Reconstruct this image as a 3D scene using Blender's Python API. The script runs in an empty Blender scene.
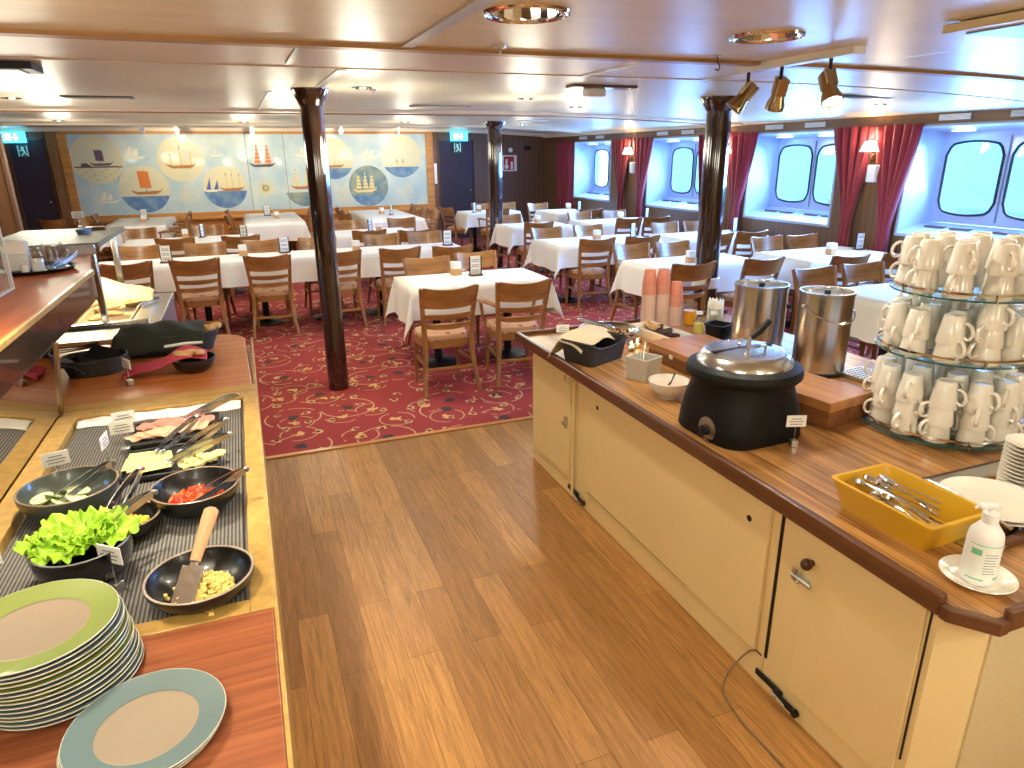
import bpy, bmesh, math, random
from mathutils import Vector, Matrix, Euler
random.seed(7)
PI = math.pi
SC = bpy.context.scene
COL = SC.collection

# ------------------------------------------------------------------ camera
cam_d = bpy.data.cameras.new('camera'); cam = bpy.data.objects.new('camera', cam_d); COL.objects.link(cam)
cam_d.sensor_width = 36.0; cam_d.lens = 677.0 / 1024.0 * 36.0; cam_d.clip_start = 0.02; cam_d.clip_end = 400
def _n(v): return v.normalized()
_v1 = _n(Vector((235 - 512, -(158 - 384), -677.0)))
_v2 = Vector((2364 - 512, -(133 - 384), -677.0)); _v2 = _n(_v2); _v2 = _n(_v2 - _v1 * _v1.dot(_v2))
_z = _v2.cross(_v1)
cam.matrix_world = Matrix(((_v2.x, _v2.y, _v2.z, 0), (_v1.x, _v1.y, _v1.z, 0), (_z.x, _z.y, _z.z, 1.8), (0, 0, 0, 1)))
SC.camera = cam

# ------------------------------------------------------------------ world, exposure
SC.view_settings.view_transform = 'Standard'; SC.view_settings.look = 'None'
SC.view_settings.gamma = 1.0; SC.view_settings.use_curve_mapping = False
SC.view_settings.exposure = 0.82
try:
    SC.cycles.use_denoising = True; SC.cycles.max_bounces = 8; SC.cycles.diffuse_bounces = 4
    SC.cycles.caustics_reflective = False; SC.cycles.caustics_refractive = False
    SC.cycles.sample_clamp_indirect = 4.0; SC.cycles.use_light_tree = True
    SC.cycles.transparent_max_bounces = 12
except Exception: pass
W = bpy.data.worlds.new('world'); SC.world = W; W.use_nodes = True
_wn = W.node_tree.nodes; _wl = W.node_tree.links
bg = _wn['Background']; bg.inputs['Strength'].default_value = 3.6
_tc = _wn.new('ShaderNodeTexCoord'); _sx = _wn.new('ShaderNodeSeparateXYZ'); _rp = _wn.new('ShaderNodeValToRGB')
_wl.new(_tc.outputs['Generated'], _sx.inputs[0]); _wl.new(_sx.outputs['Z'], _rp.inputs[0]); _wl.new(_rp.outputs[0], bg.inputs[0])
_rp.color_ramp.elements[0].position = 0.0; _rp.color_ramp.elements[0].color = (0.30, 0.50, 0.66, 1)
_rp.color_ramp.elements[1].position = 0.25; _rp.color_ramp.elements[1].color = (0.42, 0.66, 1.0, 1)

WARM = (1.0, 0.95, 0.76)
def add_light(name, kind, loc, energy, color=WARM, size=0.1, rot=(0, 0, 0), spot=None, blend=0.5, sy=None, portal=False):
    d = bpy.data.lights.new(name, kind); o = bpy.data.objects.new(name, d); COL.objects.link(o)
    o.location = loc; o.rotation_euler = rot; d.energy = energy; d.color = color
    if kind == 'AREA':
        d.shape = 'RECTANGLE' if sy else 'SQUARE'; d.size = size
        if sy: d.size_y = sy
        if portal: d.cycles.is_portal = True
    else:
        d.shadow_soft_size = size
    if kind == 'SPOT': d.spot_size = spot; d.spot_blend = blend
    return o
def aim(o, target):
    d = Vector(target) - o.location
    o.rotation_euler = d.to_track_quat('-Z', 'Y').to_euler()
def cz(x, y):      # underside of the ceiling: rises a little forward, crowned towards the ship's side
    return 2.215 + 0.009 * y - 0.0092 * max(0.0, x - 3.0) ** 2 - 0.006 * max(0.0, -x - 2.0) ** 2

WIN = [(4.72, '1'), (7.20, '2'), (9.78, '3'), (12.62, '4')]    # window recess centres along the ship's side
XW = 6.6                                                        # inner face of the ship's side panelling
for _y, _k in WIN:
    add_light('window_portal', 'AREA', (XW + 0.62, _y, 1.52), 1, size=0.9, sy=1.5, rot=(0, PI / 2, 0), portal=True)
# soft skylight falling in through the side windows
_s = add_light('daylight', 'SUN', (20, 6, 12), 30.0, color=(0.16, 0.40, 1.0)); _s.data.angle = 1.1
_s.rotation_euler = Vector((-1.0, -0.12, -0.42)).to_track_quat('-Z', 'Y').to_euler()
for _y, _k in WIN:      # area lights added inside each pane, standing in for skylight
    for _d in (-.345, .345):
        _s = add_light('pane_daylight_fill', 'AREA', (XW + 0.36, _y + _d, 1.60), 25, color=(0.17, 0.43, 1.0), size=.5, sy=.5)
        _s.rotation_euler = Vector((-1.0, -0.06, -0.24)).to_track_quat('-Z', 'Y').to_euler(); _s.data.spread = 2.4
# lamps in the ceiling downlights (the ones in view and the ones over the galley behind the camera)
DOWN = [(-1.6, 6.9), (-1.7, 8.6), (0.6, 8.9), (2.45, 5.95), (3.45, 7.0), (5.55, 5.0), (4.4, 8.9),
        (-2.2, 11.6), (0.2, 11.8), (2.6, 11.4), (4.7, 11.6), (3.4, 13.4), (0.9, 5.2)]
for _x, _y in DOWN:
    add_light('ceiling_lamp', 'SPOT', (_x, _y, cz(_x, _y) - 0.03), 20 if _x < 3 else 6, size=0.05, spot=2.75, blend=0.5)
    add_light('ceiling_fill_light', 'POINT', (_x, _y, cz(_x, _y) - 0.45), 12 if _x < 3 else 5, size=0.15)  # added fill below each downlight to brighten the ceiling, no fitting there
NEAR = [(0.94, 2.28, 26), (2.03, 2.42, 26)]
for _x, _y, _e in NEAR:
    add_light('ceiling_lamp', 'SPOT', (_x, _y, cz(_x, _y) - 0.01), _e, size=0.06, spot=2.7, blend=0.5)
for _x, _y, _e in [(-0.3, 0.2, 22), (-1.15, 2.3, 14), (1.6, -0.6, 34), (3.6, 1.4, 16), (-1.5, -1.2, 22), (3.2, -1.5, 22)]:
    add_light('galley_lamp', 'SPOT', (_x, _y, cz(_x, _y) - 0.03), _e * .95, size=0.08, spot=2.75, blend=0.5)
    add_light('galley_fill_light', 'POINT', (_x, _y, cz(_x, _y) - 0.55), _e * .6, size=0.15)  # added fill hanging free under the galley lamp, lifts the ceiling brightness
# the spots over the cold buffet
for _x, _y, _e in [(-0.42, 2.3, 60), (-0.40, 1.45, 30)]:
    s = add_light('buffet_spot_lamp', 'SPOT', (_x, _y, 2.12), _e, size=0.05, spot=1.15, blend=0.6, color=(1, 0.88, 0.66)); aim(s, (_x - 0.02, _y - 0.05, 0.8))

# ------------------------------------------------------------------ helpers
class MB:
    def __init__(s): s.bm = bmesh.new()
    def _xf(s, vs, M):
        if M is not None: bmesh.ops.transform(s.bm, matrix=M, verts=vs)
    def box(s, x0, x1, y0, y1, z0, z1, M=None, mi=0):
        v = [s.bm.verts.new(p) for p in ((x0, y0, z0), (x1, y0, z0), (x1, y1, z0), (x0, y1, z0), (x0, y0, z1), (x1, y0, z1), (x1, y1, z1), (x0, y1, z1))]
        for f in ((0, 3, 2, 1), (4, 5, 6, 7), (0, 1, 5, 4), (1, 2, 6, 5), (2, 3, 7, 6), (3, 0, 4, 7)):
            s.bm.faces.new([v[i] for i in f]).material_index = mi
        s._xf(v, M); return s
    def prism(s, pts, z0, z1, M=None, mi=0):
        a = [s.bm.verts.new((p[0], p[1], z0)) for p in pts]; b = [s.bm.verts.new((p[0], p[1], z1)) for p in pts]
        n = len(pts)
        s.bm.faces.new(list(reversed(a))).material_index = mi; s.bm.faces.new(b).material_index = mi
        for i in range(n): s.bm.faces.new((a[i], a[(i + 1) % n], b[(i + 1) % n], b[i])).material_index = mi
        s._xf(a + b, M); return s
    def loft(s, rings, closed=True, cap=True, mi=0):
        R = [[s.bm.verts.new(p) for p in r] for r in rings]; n = len(R[0])
        for a, b in zip(R[:-1], R[1:]):
            for i in range(n if closed else n - 1):
                j = (i + 1) % n
                s.bm.faces.new((a[i], a[j], b[j], b[i])).material_index = mi
        if cap and closed:
            s.bm.faces.new(list(reversed(R[0]))).material_index = mi; s.bm.faces.new(R[-1]).material_index = mi
        return s
    def lathe(s, prof, n=24, c=(0, 0, 0), M=None, mi=0, sx=1.0, sy=1.0):
        R = []; allv = []
        for r, z in prof:
            if r < 1e-6: ring = [s.bm.verts.new((c[0], c[1], c[2] + z))]
            else: ring = [s.bm.verts.new((c[0] + r * sx * math.cos(2 * PI * i / n), c[1] + r * sy * math.sin(2 * PI * i / n), c[2] + z)) for i in range(n)]
            R.append(ring); allv += ring
        for a, b in zip(R[:-1], R[1:]):
            for i in range(n):
                j = (i + 1) % n
                if len(a) == 1 and len(b) == 1: continue
                if len(a) == 1: f = (a[0], b[j], b[i])
                elif len(b) == 1: f = (a[i], a[j], b[0])
                else: f = (a[i], a[j], b[j], b[i])
                s.bm.faces.new(f).material_index = mi
        s._xf(allv, M); return s
    def cyl(s, p0, p1, r0, r1=None, n=12, mi=0):
        r1 = r0 if r1 is None else r1; p0 = Vector(p0); p1 = Vector(p1)
        return s.tube([p0, p1], [r0, r1], n, mi)
    def tube(s, pts, r, n=8, mi=0, sy=1.0, up=None):
        pts = [Vector(p) for p in pts]; m = len(pts)
        rs = r if isinstance(r, (list, tuple)) else [r] * m
        up = Vector(up) if up else None; rings = []; pn = None
        for i, p in enumerate(pts):
            t = (pts[min(i + 1, m - 1)] - pts[max(i - 1, 0)]).normalized()
            ref = up if up else (pn if pn else (Vector((0, 0, 1)) if abs(t.z) < 0.9 else Vector((1, 0, 0))))
            a = ref - t * ref.dot(t)
            if a.length < 1e-5: a = Vector((1, 0, 0)) - t * t.x
            a.normalize(); b = t.cross(a); pn = a
            off = PI / n if n == 4 else 0
            rings.append([p + a * math.cos(2 * PI * k / n + off) * rs[i] + b * math.sin(2 * PI * k / n + off) * rs[i] * sy for k in range(n)])
        return s.loft(rings, mi=mi)
    def torus(s, R, r, c=(0, 0, 0), n=32, m=8, M=None, mi=0):
        rings = []
        vs = []
        for i in range(n):
            a = 2 * PI * i / n
            vs.append([s.bm.verts.new((c[0] + (R + r * math.cos(2 * PI * k / m)) * math.cos(a), c[1] + (R + r * math.cos(2 * PI * k / m)) * math.sin(a), c[2] + r * math.sin(2 * PI * k / m))) for k in range(m)])
        for i in range(n):
            for k in range(m):
                s.bm.faces.new((vs[i][k], vs[(i + 1) % n][k], vs[(i + 1) % n][(k + 1) % m], vs[i][(k + 1) % m])).material_index = mi
        s._xf([v for r_ in vs for v in r_], M); return s
    def sphere(s, r, c=(0, 0, 0), n=12, sx=1, sy=1, sz=1, mi=0, M=None):
        prof = [(r * math.sin(PI * i / (n // 2)), -r * sz * math.cos(PI * i / (n // 2))) for i in range(n // 2 + 1)]
        prof[0] = (0, prof[0][1]); prof[-1] = (0, prof[-1][1])
        return s.lathe(prof, n, c, M, mi, sx, sy)
    def grid(s, fn, nu, nv, mi=0):
        V = [[s.bm.verts.new(fn(i / nu, j / nv)) for j in range(nv + 1)] for i in range(nu + 1)]
        for i in range(nu):
            for j in range(nv):
                s.bm.faces.new((V[i][j], V[i + 1][j], V[i + 1][j + 1], V[i][j + 1])).material_index = mi
        return s
    def build(s, name, mat, parent=None, loc=(0, 0, 0), rot=(0, 0, 0), smooth=True, bev=0, seg=2, solid=0, ang=40, sub=0):
        bmesh.ops.recalc_face_normals(s.bm, faces=s.bm.faces)
        me = bpy.data.meshes.new(name); s.bm.to_mesh(me); s.bm.free()
        for m in (mat if isinstance(mat, (list, tuple)) else [mat]): me.materials.append(m)
        if smooth:
            me.polygons.foreach_set('use_smooth', [True] * len(me.polygons))
            try: me.set_sharp_from_angle(angle=math.radians(ang))
            except Exception: pass
        o = bpy.data.objects.new(name, me); COL.objects.link(o); o.location = loc; o.rotation_euler = rot
        if parent: o.parent = parent
        if solid:
            k = o.modifiers.new('solid', 'SOLIDIFY'); k.thickness = solid; k.offset = 0
        if sub:
            k = o.modifiers.new('sub', 'SUBSURF'); k.levels = sub; k.render_levels = sub
        if bev:
            k = o.modifiers.new('bev', 'BEVEL'); k.width = bev; k.segments = seg; k.limit_method = 'ANGLE'; k.angle_limit = math.radians(35)
        return o
def tag(o, label=None, cat=None, group=None, kind=None):
    if label: o['label'] = label
    if cat: o['category'] = cat
    if group: o['group'] = group
    if kind: o['kind'] = kind
    return o
def thing(name, label, cat, loc=(0, 0, 0), rz=0, group=None):
    o = bpy.data.objects.new(name, None); COL.objects.link(o); o.empty_display_size = 0.05
    o.location = loc; o.rotation_euler = (0, 0, rz); return tag(o, label, cat, group)
def struct(o): o['kind'] = 'structure'; return o
KIDS = {}
def copy_tree(src, label, loc, rz=0, group=None, rot=None):
    def rec(o, par):
        c = o.copy(); COL.objects.link(c)
        if par: c.parent = par
        for ch in KIDS.setdefault(o.name, list(o.children)): rec(ch, c)
        return c
    c = rec(src, None); c.location = loc; c.rotation_euler = rot if rot else (0, 0, rz)
    if label: c['label'] = label
    if group: c['group'] = group
    return c
class Maker:          # first call places the original, later calls place copies of it
    def __init__(s, src): s.src = src; s.used = False
    def __call__(s, label, loc, rz=0, group=None, rot=None):
        if s.used: return copy_tree(s.src, label, loc, rz, group, rot)
        KIDS[s.src.name] = list(s.src.children)
        s.used = True; o = s.src; o.location = loc; o.rotation_euler = rot if rot else (0, 0, rz); o['label'] = label
        if group: o['group'] = group
        return o

# ------------------------------------------------------------------ materials
def rgb(r, g, b):
    f = lambda c: (c / 255 / 12.92) if c / 255 <= 0.04045 else ((c / 255 + 0.055) / 1.055) ** 2.4
    return (f(r), f(g), f(b), 1)
def mat(name, col, rough=0.5, metal=0.0, coat=0.0, spec=0.5, emit=None, es=0, bump=None, var=None, alpha=None, sheen=0):
    m = bpy.data.materials.new(name); m.use_nodes = True; nt = m.node_tree; p = nt.nodes['Principled BSDF']
    p.inputs['Base Color'].default_value = col; p.inputs['Roughness'].default_value = rough; p.inputs['Metallic'].default_value = metal
    p.inputs['Coat Weight'].default_value = coat; p.inputs['Specular IOR Level'].default_value = spec
    if sheen: p.inputs['Sheen Weight'].default_value = sheen
    if emit: p.inputs['Emission Color'].default_value = emit; p.inputs['Emission Strength'].default_value = es
    tc = nt.nodes.new('ShaderNodeTexCoord')
    if var:      # (scale, amount, (sx,sy,sz))
        mp = nt.nodes.new('ShaderNodeMapping'); mp.inputs['Scale'].default_value = var[2] if len(var) > 2 else (1, 1, 1)
        n = nt.nodes.new('ShaderNodeTexNoise'); n.inputs['Scale'].default_value = var[0]; n.inputs['Detail'].default_value = 4
        mx = nt.nodes.new('ShaderNodeMix'); mx.data_type = 'RGBA'; mx.blend_type = 'MULTIPLY'; mx.inputs[0].default_value = 1
        rp = nt.nodes.new('ShaderNodeValToRGB'); a = 1 - var[1]; rp.color_ramp.elements[0].color = (a, a, a, 1); rp.color_ramp.elements[1].color = (1, 1, 1, 1)
        rp.color_ramp.elements[0].position = 0.35; rp.color_ramp.elements[1].position = 0.65
        nt.links.new(tc.outputs['Object'], mp.inputs[0]); nt.links.new(mp.outputs[0], n.inputs['Vector']); nt.links.new(n.outputs[0], rp.inputs[0])
        mx.inputs[6].default_value = col; nt.links.new(rp.outputs[0], mx.inputs[7]); nt.links.new(mx.outputs[2], p.inputs['Base Color'])
    if bump:     # (scale, strength, (sx,sy,sz))
        mp = nt.nodes.new('ShaderNodeMapping'); mp.inputs['Scale'].default_value = bump[2] if len(bump) > 2 else (1, 1, 1)
        n = nt.nodes.new('ShaderNodeTexNoise'); n.inputs['Scale'].default_value = bump[0]; n.inputs['Detail'].default_value = 3
        b = nt.nodes.new('ShaderNodeBump'); b.inputs['Strength'].default_value = bump[1]; b.inputs['Distance'].default_value = 0.01
        nt.links.new(tc.outputs['Object'], mp.inputs[0]); nt.links.new(mp.outputs[0], n.inputs['Vector']); nt.links.new(n.outputs[0], b.inputs['Height']); nt.links.new(b.outputs[0], p.inputs['Normal'])
    return m
def wood(name, c1, c2, axis='Y', scale=6.0, rough=0.35, coat=0.2, stretch=12.0):
    m = bpy.data.materials.new(name); m.use_nodes = True; nt = m.node_tree; p = nt.nodes['Principled BSDF']
    tc = nt.nodes.new('ShaderNodeTexCoord'); mp = nt.nodes.new('ShaderNodeMapping')
    sc = {'X': (1, stretch, stretch), 'Y': (stretch, 1, stretch), 'Z': (stretch, stretch, 1)}[axis]
    mp.inputs['Scale'].default_value = sc
    n = nt.nodes.new('ShaderNodeTexNoise'); n.inputs['Scale'].default_value = scale / 4; n.inputs['Detail'].default_value = 6; n.inputs['Distortion'].default_value = 0.6
    rp = nt.nodes.new('ShaderNodeValToRGB'); rp.color_ramp.elements[0].color = c2; rp.color_ramp.elements[1].color = c1
    rp.color_ramp.elements[0].position = 0.32; rp.color_ramp.elements[1].position = 0.66
    nt.links.new(tc.outputs['Object'], mp.inputs[0]); nt.links.new(mp.outputs[0], n.inputs['Vector']); nt.links.new(n.outputs[0], rp.inputs[0]); nt.links.new(rp.outputs[0], p.inputs['Base Color'])
    p.inputs['Roughness'].default_value = rough; p.inputs['Coat Weight'].default_value = coat; p.inputs['Coat Roughness'].default_value = 0.15
    return m
def glass(name, tint=(1, 1, 1, 1), rough=0.02, refl=1.0):
    m = bpy.data.materials.new(name); m.use_nodes = True; nt = m.node_tree
    for n in list(nt.nodes): nt.nodes.remove(n)
    out = nt.nodes.new('ShaderNodeOutputMaterial'); tr = nt.nodes.new('ShaderNodeBsdfTransparent'); gl = nt.nodes.new('ShaderNodeBsdfGlossy')
    fr = nt.nodes.new('ShaderNodeLayerWeight'); mx = nt.nodes.new('ShaderNodeMixShader')
    pw = nt.nodes.new('ShaderNodeMath'); pw.operation = 'POWER'; pw.inputs[1].default_value = 3.5; nt.links.new(fr.outputs['Facing'], pw.inputs[0])
    mu = nt.nodes.new('ShaderNodeMath'); mu.operation = 'MULTIPLY_ADD'; mu.inputs[1].default_value = 0.55 * refl; mu.inputs[2].default_value = 0.045 * refl
    tr.inputs[0].default_value = tint; gl.inputs['Roughness'].default_value = rough
    nt.links.new(pw.outputs[0], mu.inputs[0]); nt.links.new(mu.outputs[0], mx.inputs[0]); nt.links.new(tr.outputs[0], mx.inputs[1]); nt.links.new(gl.outputs[0], mx.inputs[2]); nt.links.new(mx.outputs[0], out.inputs[0])
    return m
def N(nt, t, **k):
    n = nt.nodes.new(t)
    for a, b in k.items(): setattr(n, a, b)
    return n
def math_node(nt, op, a, b=None):
    n = nt.nodes.new('ShaderNodeMath'); n.operation = op
    for i, v in enumerate((a, b)):
        if v is None: continue
        if isinstance(v, (int, float)): n.inputs[i].default_value = v
        else: nt.links.new(v, n.inputs[i])
    return n.outputs[0]
def mixc(nt, fac, a, b, mode='MIX'):
    n = nt.nodes.new('ShaderNodeMix'); n.data_type = 'RGBA'; n.blend_type = mode
    for i, v in ((0, fac), (6, a), (7, b)):
        if isinstance(v, (int, float)): n.inputs[i].default_value = v
        elif isinstance(v, tuple): n.inputs[i].default_value = v
        else: nt.links.new(v, n.inputs[i])
    return n.outputs[2]

def plank_floor():
    m = bpy.data.materials.new('oak_planks'); m.use_nodes = True; nt = m.node_tree; p = nt.nodes['Principled BSDF']; L = nt.links
    tc = N(nt, 'ShaderNodeTexCoord'); mp = N(nt, 'ShaderNodeMapping'); mp.inputs['Rotation'].default_value = (0, 0, PI / 2)
    L.new(tc.outputs['Object'], mp.inputs[0])
    br = N(nt, 'ShaderNodeTexBrick'); L.new(mp.outputs[0], br.inputs['Vector'])
    br.inputs['Scale'].default_value = 1.0; br.inputs['Brick Width'].default_value = 1.05; br.inputs['Row Height'].default_value = 0.125
    br.inputs['Mortar Size'].default_value = 0.0012; br.offset = 0.37; br.inputs['Bias'].default_value = 0.0
    br.inputs['Color1'].default_value = rgb(190, 142, 84); br.inputs['Color2'].default_value = rgb(152, 108, 60); br.inputs['Mortar'].default_value = rgb(112, 72, 38)
    n1 = N(nt, 'ShaderNodeTexNoise'); m1 = N(nt, 'ShaderNodeMapping'); m1.inputs['Scale'].default_value = (26, 1.6, 1); L.new(tc.outputs['Object'], m1.inputs[0]); L.new(m1.outputs[0], n1.inputs['Vector'])
    n1.inputs['Scale'].default_value = 2.2; n1.inputs['Detail'].default_value = 8; n1.inputs['Distortion'].default_value = 1.2; n1.inputs['Roughness'].default_value = 0.65
    r1 = N(nt, 'ShaderNodeValToRGB'); r1.color_ramp.elements[0].position = 0.3; r1.color_ramp.elements[0].color = (0.52, 0.46, 0.40, 1); r1.color_ramp.elements[1].position = 0.7; r1.color_ramp.elements[1].color = (1.25, 1.2, 1.1, 1)
    L.new(n1.outputs[0], r1.inputs[0])
    c = mixc(nt, 1.0, br.outputs['Color'], r1.outputs[0], 'MULTIPLY')
    n2 = N(nt, 'ShaderNodeTexNoise'); n2.inputs['Scale'].default_value = 1.3; L.new(tc.outputs['Object'], n2.inputs['Vector'])
    c = mixc(nt, math_node(nt, 'MULTIPLY', n2.outputs[0], 0.25), c, rgb(190, 140, 84))
    L.new(c, p.inputs['Base Color']); p.inputs['Roughness'].default_value = 0.42; p.inputs['Specular IOR Level'].default_value = 0.4
    return m
def carpet_mat():
    m = bpy.data.materials.new('floral_red_carpet'); m.use_nodes = True; nt = m.node_tree; p = nt.nodes['Principled BSDF']; L = nt.links
    tc = N(nt, 'ShaderNodeTexCoord')
    base = rgb(158, 66, 66)
    def vor(scale, off=(0, 0, 0)):
        mp = N(nt, 'ShaderNodeMapping'); mp.inputs['Location'].default_value = off; L.new(tc.outputs['Object'], mp.inputs[0])
        v = N(nt, 'ShaderNodeTexVoronoi'); v.voronoi_dimensions = '2D'; v.inputs['Scale'].default_value = scale; v.inputs['Randomness'].default_value = 0.75
        L.new(mp.outputs[0], v.inputs['Vector']); return v, mp
    # tendrils: rings around voronoi centres, broken up by noise
    nz = N(nt, 'ShaderNodeTexNoise'); nz.inputs['Scale'].default_value = 5.5; L.new(tc.outputs['Object'], nz.inputs['Vector'])
    def ring(v, r, w):
        d = math_node(nt, 'SUBTRACT', v.outputs['Distance'], r); d = math_node(nt, 'ABSOLUTE', d)
        return math_node(nt, 'LESS_THAN', d, w)
    v1, _ = vor(1.9); v2, _ = vor(2.5, (3.3, 1.7, 0)); v3, _ = vor(4.4, (7.1, 2.2, 0))
    br = math_node(nt, 'GREATER_THAN', nz.outputs[0], 0.47)
    t = math_node(nt, 'MULTIPLY', ring(v1, 0.37, 0.011), br)
    t2 = math_node(nt, 'MULTIPLY', ring(v2, 0.31, 0.012), math_node(nt, 'LESS_THAN', nz.outputs[0], 0.52))
    t = math_node(nt, 'MAXIMUM', t, t2)
    c = mixc(nt, t, base, rgb(205, 160, 120))
    # flowers
    nf = N(nt, 'ShaderNodeTexNoise'); nf.inputs['Scale'].default_value = 24; L.new(tc.outputs['Object'], nf.inputs['Vector'])
    fl = math_node(nt, 'LESS_THAN', math_node(nt, 'ADD', v3.outputs['Distance'], math_node(nt, 'MULTIPLY', nf.outputs[0], 0.42)), 0.335)
    c = mixc(nt, fl, c, rgb(206, 170, 120))
    v1b = math_node(nt, 'LESS_THAN', math_node(nt, 'ADD', v1.outputs['Distance'], math_node(nt, 'MULTIPLY', nf.outputs[0], 0.14)), 0.15)
    c = mixc(nt, v1b, c, rgb(84, 66, 66))
    v2b = math_node(nt, 'LESS_THAN', math_node(nt, 'ADD', v2.outputs['Distance'], math_node(nt, 'MULTIPLY', nf.outputs[0], 0.40)), 0.275)
    c = mixc(nt, v2b, c, rgb(216, 176, 112))
    v3b = math_node(nt, 'LESS_THAN', v3.outputs['Distance'], 0.07); c = mixc(nt, v3b, c, rgb(96, 60, 56))
    L.new(c, p.inputs['Base Color']); p.inputs['Roughness'].default_value = 0.95; p.inputs['Specular IOR Level'].default_value = 0.1
    return m
def teak_mat():
    m = bpy.data.materials.new('teak_worktop'); m.use_nodes = True; nt = m.node_tree; p = nt.nodes['Principled BSDF']; L = nt.links
    tc = N(nt, 'ShaderNodeTexCoord'); mp = N(nt, 'ShaderNodeMapping'); mp.inputs['Rotation'].default_value = (0, 0, PI / 2); L.new(tc.outputs['Object'], mp.inputs[0])
    br = N(nt, 'ShaderNodeTexBrick'); L.new(mp.outputs[0], br.inputs['Vector']); br.inputs['Scale'].default_value = 1; br.inputs['Brick Width'].default_value = 3.4; br.inputs['Row Height'].default_value = 0.07
    br.inputs['Mortar Size'].default_value = 0.0012; br.inputs['Color1'].default_value = rgb(188, 140, 84); br.inputs['Color2'].default_value = rgb(166, 118, 66); br.inputs['Mortar'].default_value = rgb(110, 66, 34)
    n1 = N(nt, 'ShaderNodeTexNoise'); m1 = N(nt, 'ShaderNodeMapping'); m1.inputs['Scale'].default_value = (22, 1.3, 1); L.new(tc.outputs['Object'], m1.inputs[0]); L.new(m1.outputs[0], n1.inputs['Vector'])
    n1.inputs['Scale'].default_value = 1.6; n1.inputs['Detail'].default_value = 7; n1.inputs['Distortion'].default_value = 0.8
    r1 = N(nt, 'ShaderNodeValToRGB'); r1.color_ramp.elements[0].position = 0.33; r1.color_ramp.elements[0].color = (0.5, 0.42, 0.36, 1); r1.color_ramp.elements[1].position = 0.62; r1.color_ramp.elements[1].color = (1.15, 1.12, 1.05, 1); L.new(n1.outputs[0], r1.inputs[0])
    c = mixc(nt, 1.0, br.outputs['Color'], r1.outputs[0], 'MULTIPLY'); L.new(c, p.inputs['Base Color'])
    p.inputs['Roughness'].default_value = 0.33; p.inputs['Coat Weight'].default_value = 0.25; p.inputs['Coat Roughness'].default_value = 0.2
    return m
def stripes(name, ca, cb, freq, axis, duty=0.5, rough=0.6, metal=0, bump=0.0, bw=0.0):
    m = bpy.data.materials.new(name); m.use_nodes = True; nt = m.node_tree; p = nt.nodes['Principled BSDF']; L = nt.links
    tc = N(nt, 'ShaderNodeTexCoord'); sx = N(nt, 'ShaderNodeSeparateXYZ'); L.new(tc.outputs['Object'], sx.inputs[0])
    v = math_node(nt, 'FRACT', math_node(nt, 'ADD', math_node(nt, 'MULTIPLY', sx.outputs[axis], freq), 100.0))
    f = math_node(nt, 'LESS_THAN', v, duty)
    nz = N(nt, 'ShaderNodeTexNoise'); mp = N(nt, 'ShaderNodeMapping'); sc = [10, 10, 10]; sc[2] = 0.6 if axis != 'Z' else 10; mp.inputs['Scale'].default_value = sc; L.new(tc.outputs['Object'], mp.inputs[0]); L.new(mp.outputs[0], nz.inputs['Vector']); nz.inputs['Scale'].default_value = 4
    c = mixc(nt, f, cb, ca); c = mixc(nt, math_node(nt, 'MULTIPLY', nz.outputs[0], 0.5), c, cb)
    L.new(c, p.inputs['Base Color']); p.inputs['Roughness'].default_value = rough; p.inputs['Metallic'].default_value = metal
    if bump:
        b = N(nt, 'ShaderNodeBump'); b.inputs['Strength'].default_value = bump; b.inputs['Distance'].default_value = 0.003; L.new(f, b.inputs['Height']); L.new(b.outputs[0], p.inputs['Normal'])
    return m
def ceiling_mat():
    m = bpy.data.materials.new('ceiling_panels'); m.use_nodes = True; nt = m.node_tree; p = nt.nodes['Principled BSDF']; L = nt.links
    tc = N(nt, 'ShaderNodeTexCoord'); sx = N(nt, 'ShaderNodeSeparateXYZ'); L.new(tc.outputs['Object'], sx.inputs[0])
    v = math_node(nt, 'FRACT', math_node(nt, 'ADD', math_node(nt, 'MULTIPLY', sx.outputs['Y'], 1.0 / 0.30), 100.0))
    f = math_node(nt, 'LESS_THAN', v, 0.012)
    nz = N(nt, 'ShaderNodeTexNoise'); mp = N(nt, 'ShaderNodeMapping'); mp.inputs['Scale'].default_value = (0.5, 9, 1); L.new(tc.outputs['Object'], mp.inputs[0]); L.new(mp.outputs[0], nz.inputs['Vector']); nz.inputs['Scale'].default_value = 3
    nz.inputs['Detail'].default_value = 3
    c = mixc(nt, math_node(nt, 'MULTIPLY', nz.outputs[0], 0.35), rgb(216, 208, 184), rgb(192, 182, 154)); c = mixc(nt, math_node(nt, 'MULTIPLY', f, 0.5), c, rgb(140, 120, 100))
    L.new(c, p.inputs['Base Color']); p.inputs['Roughness'].default_value = 0.38; p.inputs['Specular IOR Level'].default_value = 0.45
    return m

M_FLOOR = plank_floor(); M_CARPET = carpet_mat(); M_TEAK = teak_mat(); M_CEIL = ceiling_mat()
M_CEILN = mat('cream_ceiling_sheet', rgb(226, 212, 176), 0.38, var=(2.0, 0.08, (1, 6, 1)))
M_CEILW = mat('white_ceiling_sheet', rgb(220, 204, 182), 0.4)
M_PANEL = stripes('wood_grain_panelling', rgb(126, 92, 60), rgb(88, 60, 38), 11.0, 'Y', 0.86, rough=0.5)
M_PANELB = stripes('wood_grain_panelling_end_wall', rgb(112, 80, 58), rgb(78, 54, 38), 8.0, 'X', 0.90, rough=0.5)
M_OAKTRIM = wood('oak_trim', rgb(206, 148, 78), rgb(176, 116, 56), 'X', 6, 0.4)
M_BEAM = wood('oak_ceiling_strip', rgb(176, 134, 86), rgb(150, 108, 62), 'X', 4, 0.45, 0.0)
M_CHAIR = wood('honey_beech', rgb(176, 124, 70), rgb(134, 88, 46), 'X', 8, 0.3, 0.35, 8)
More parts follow.
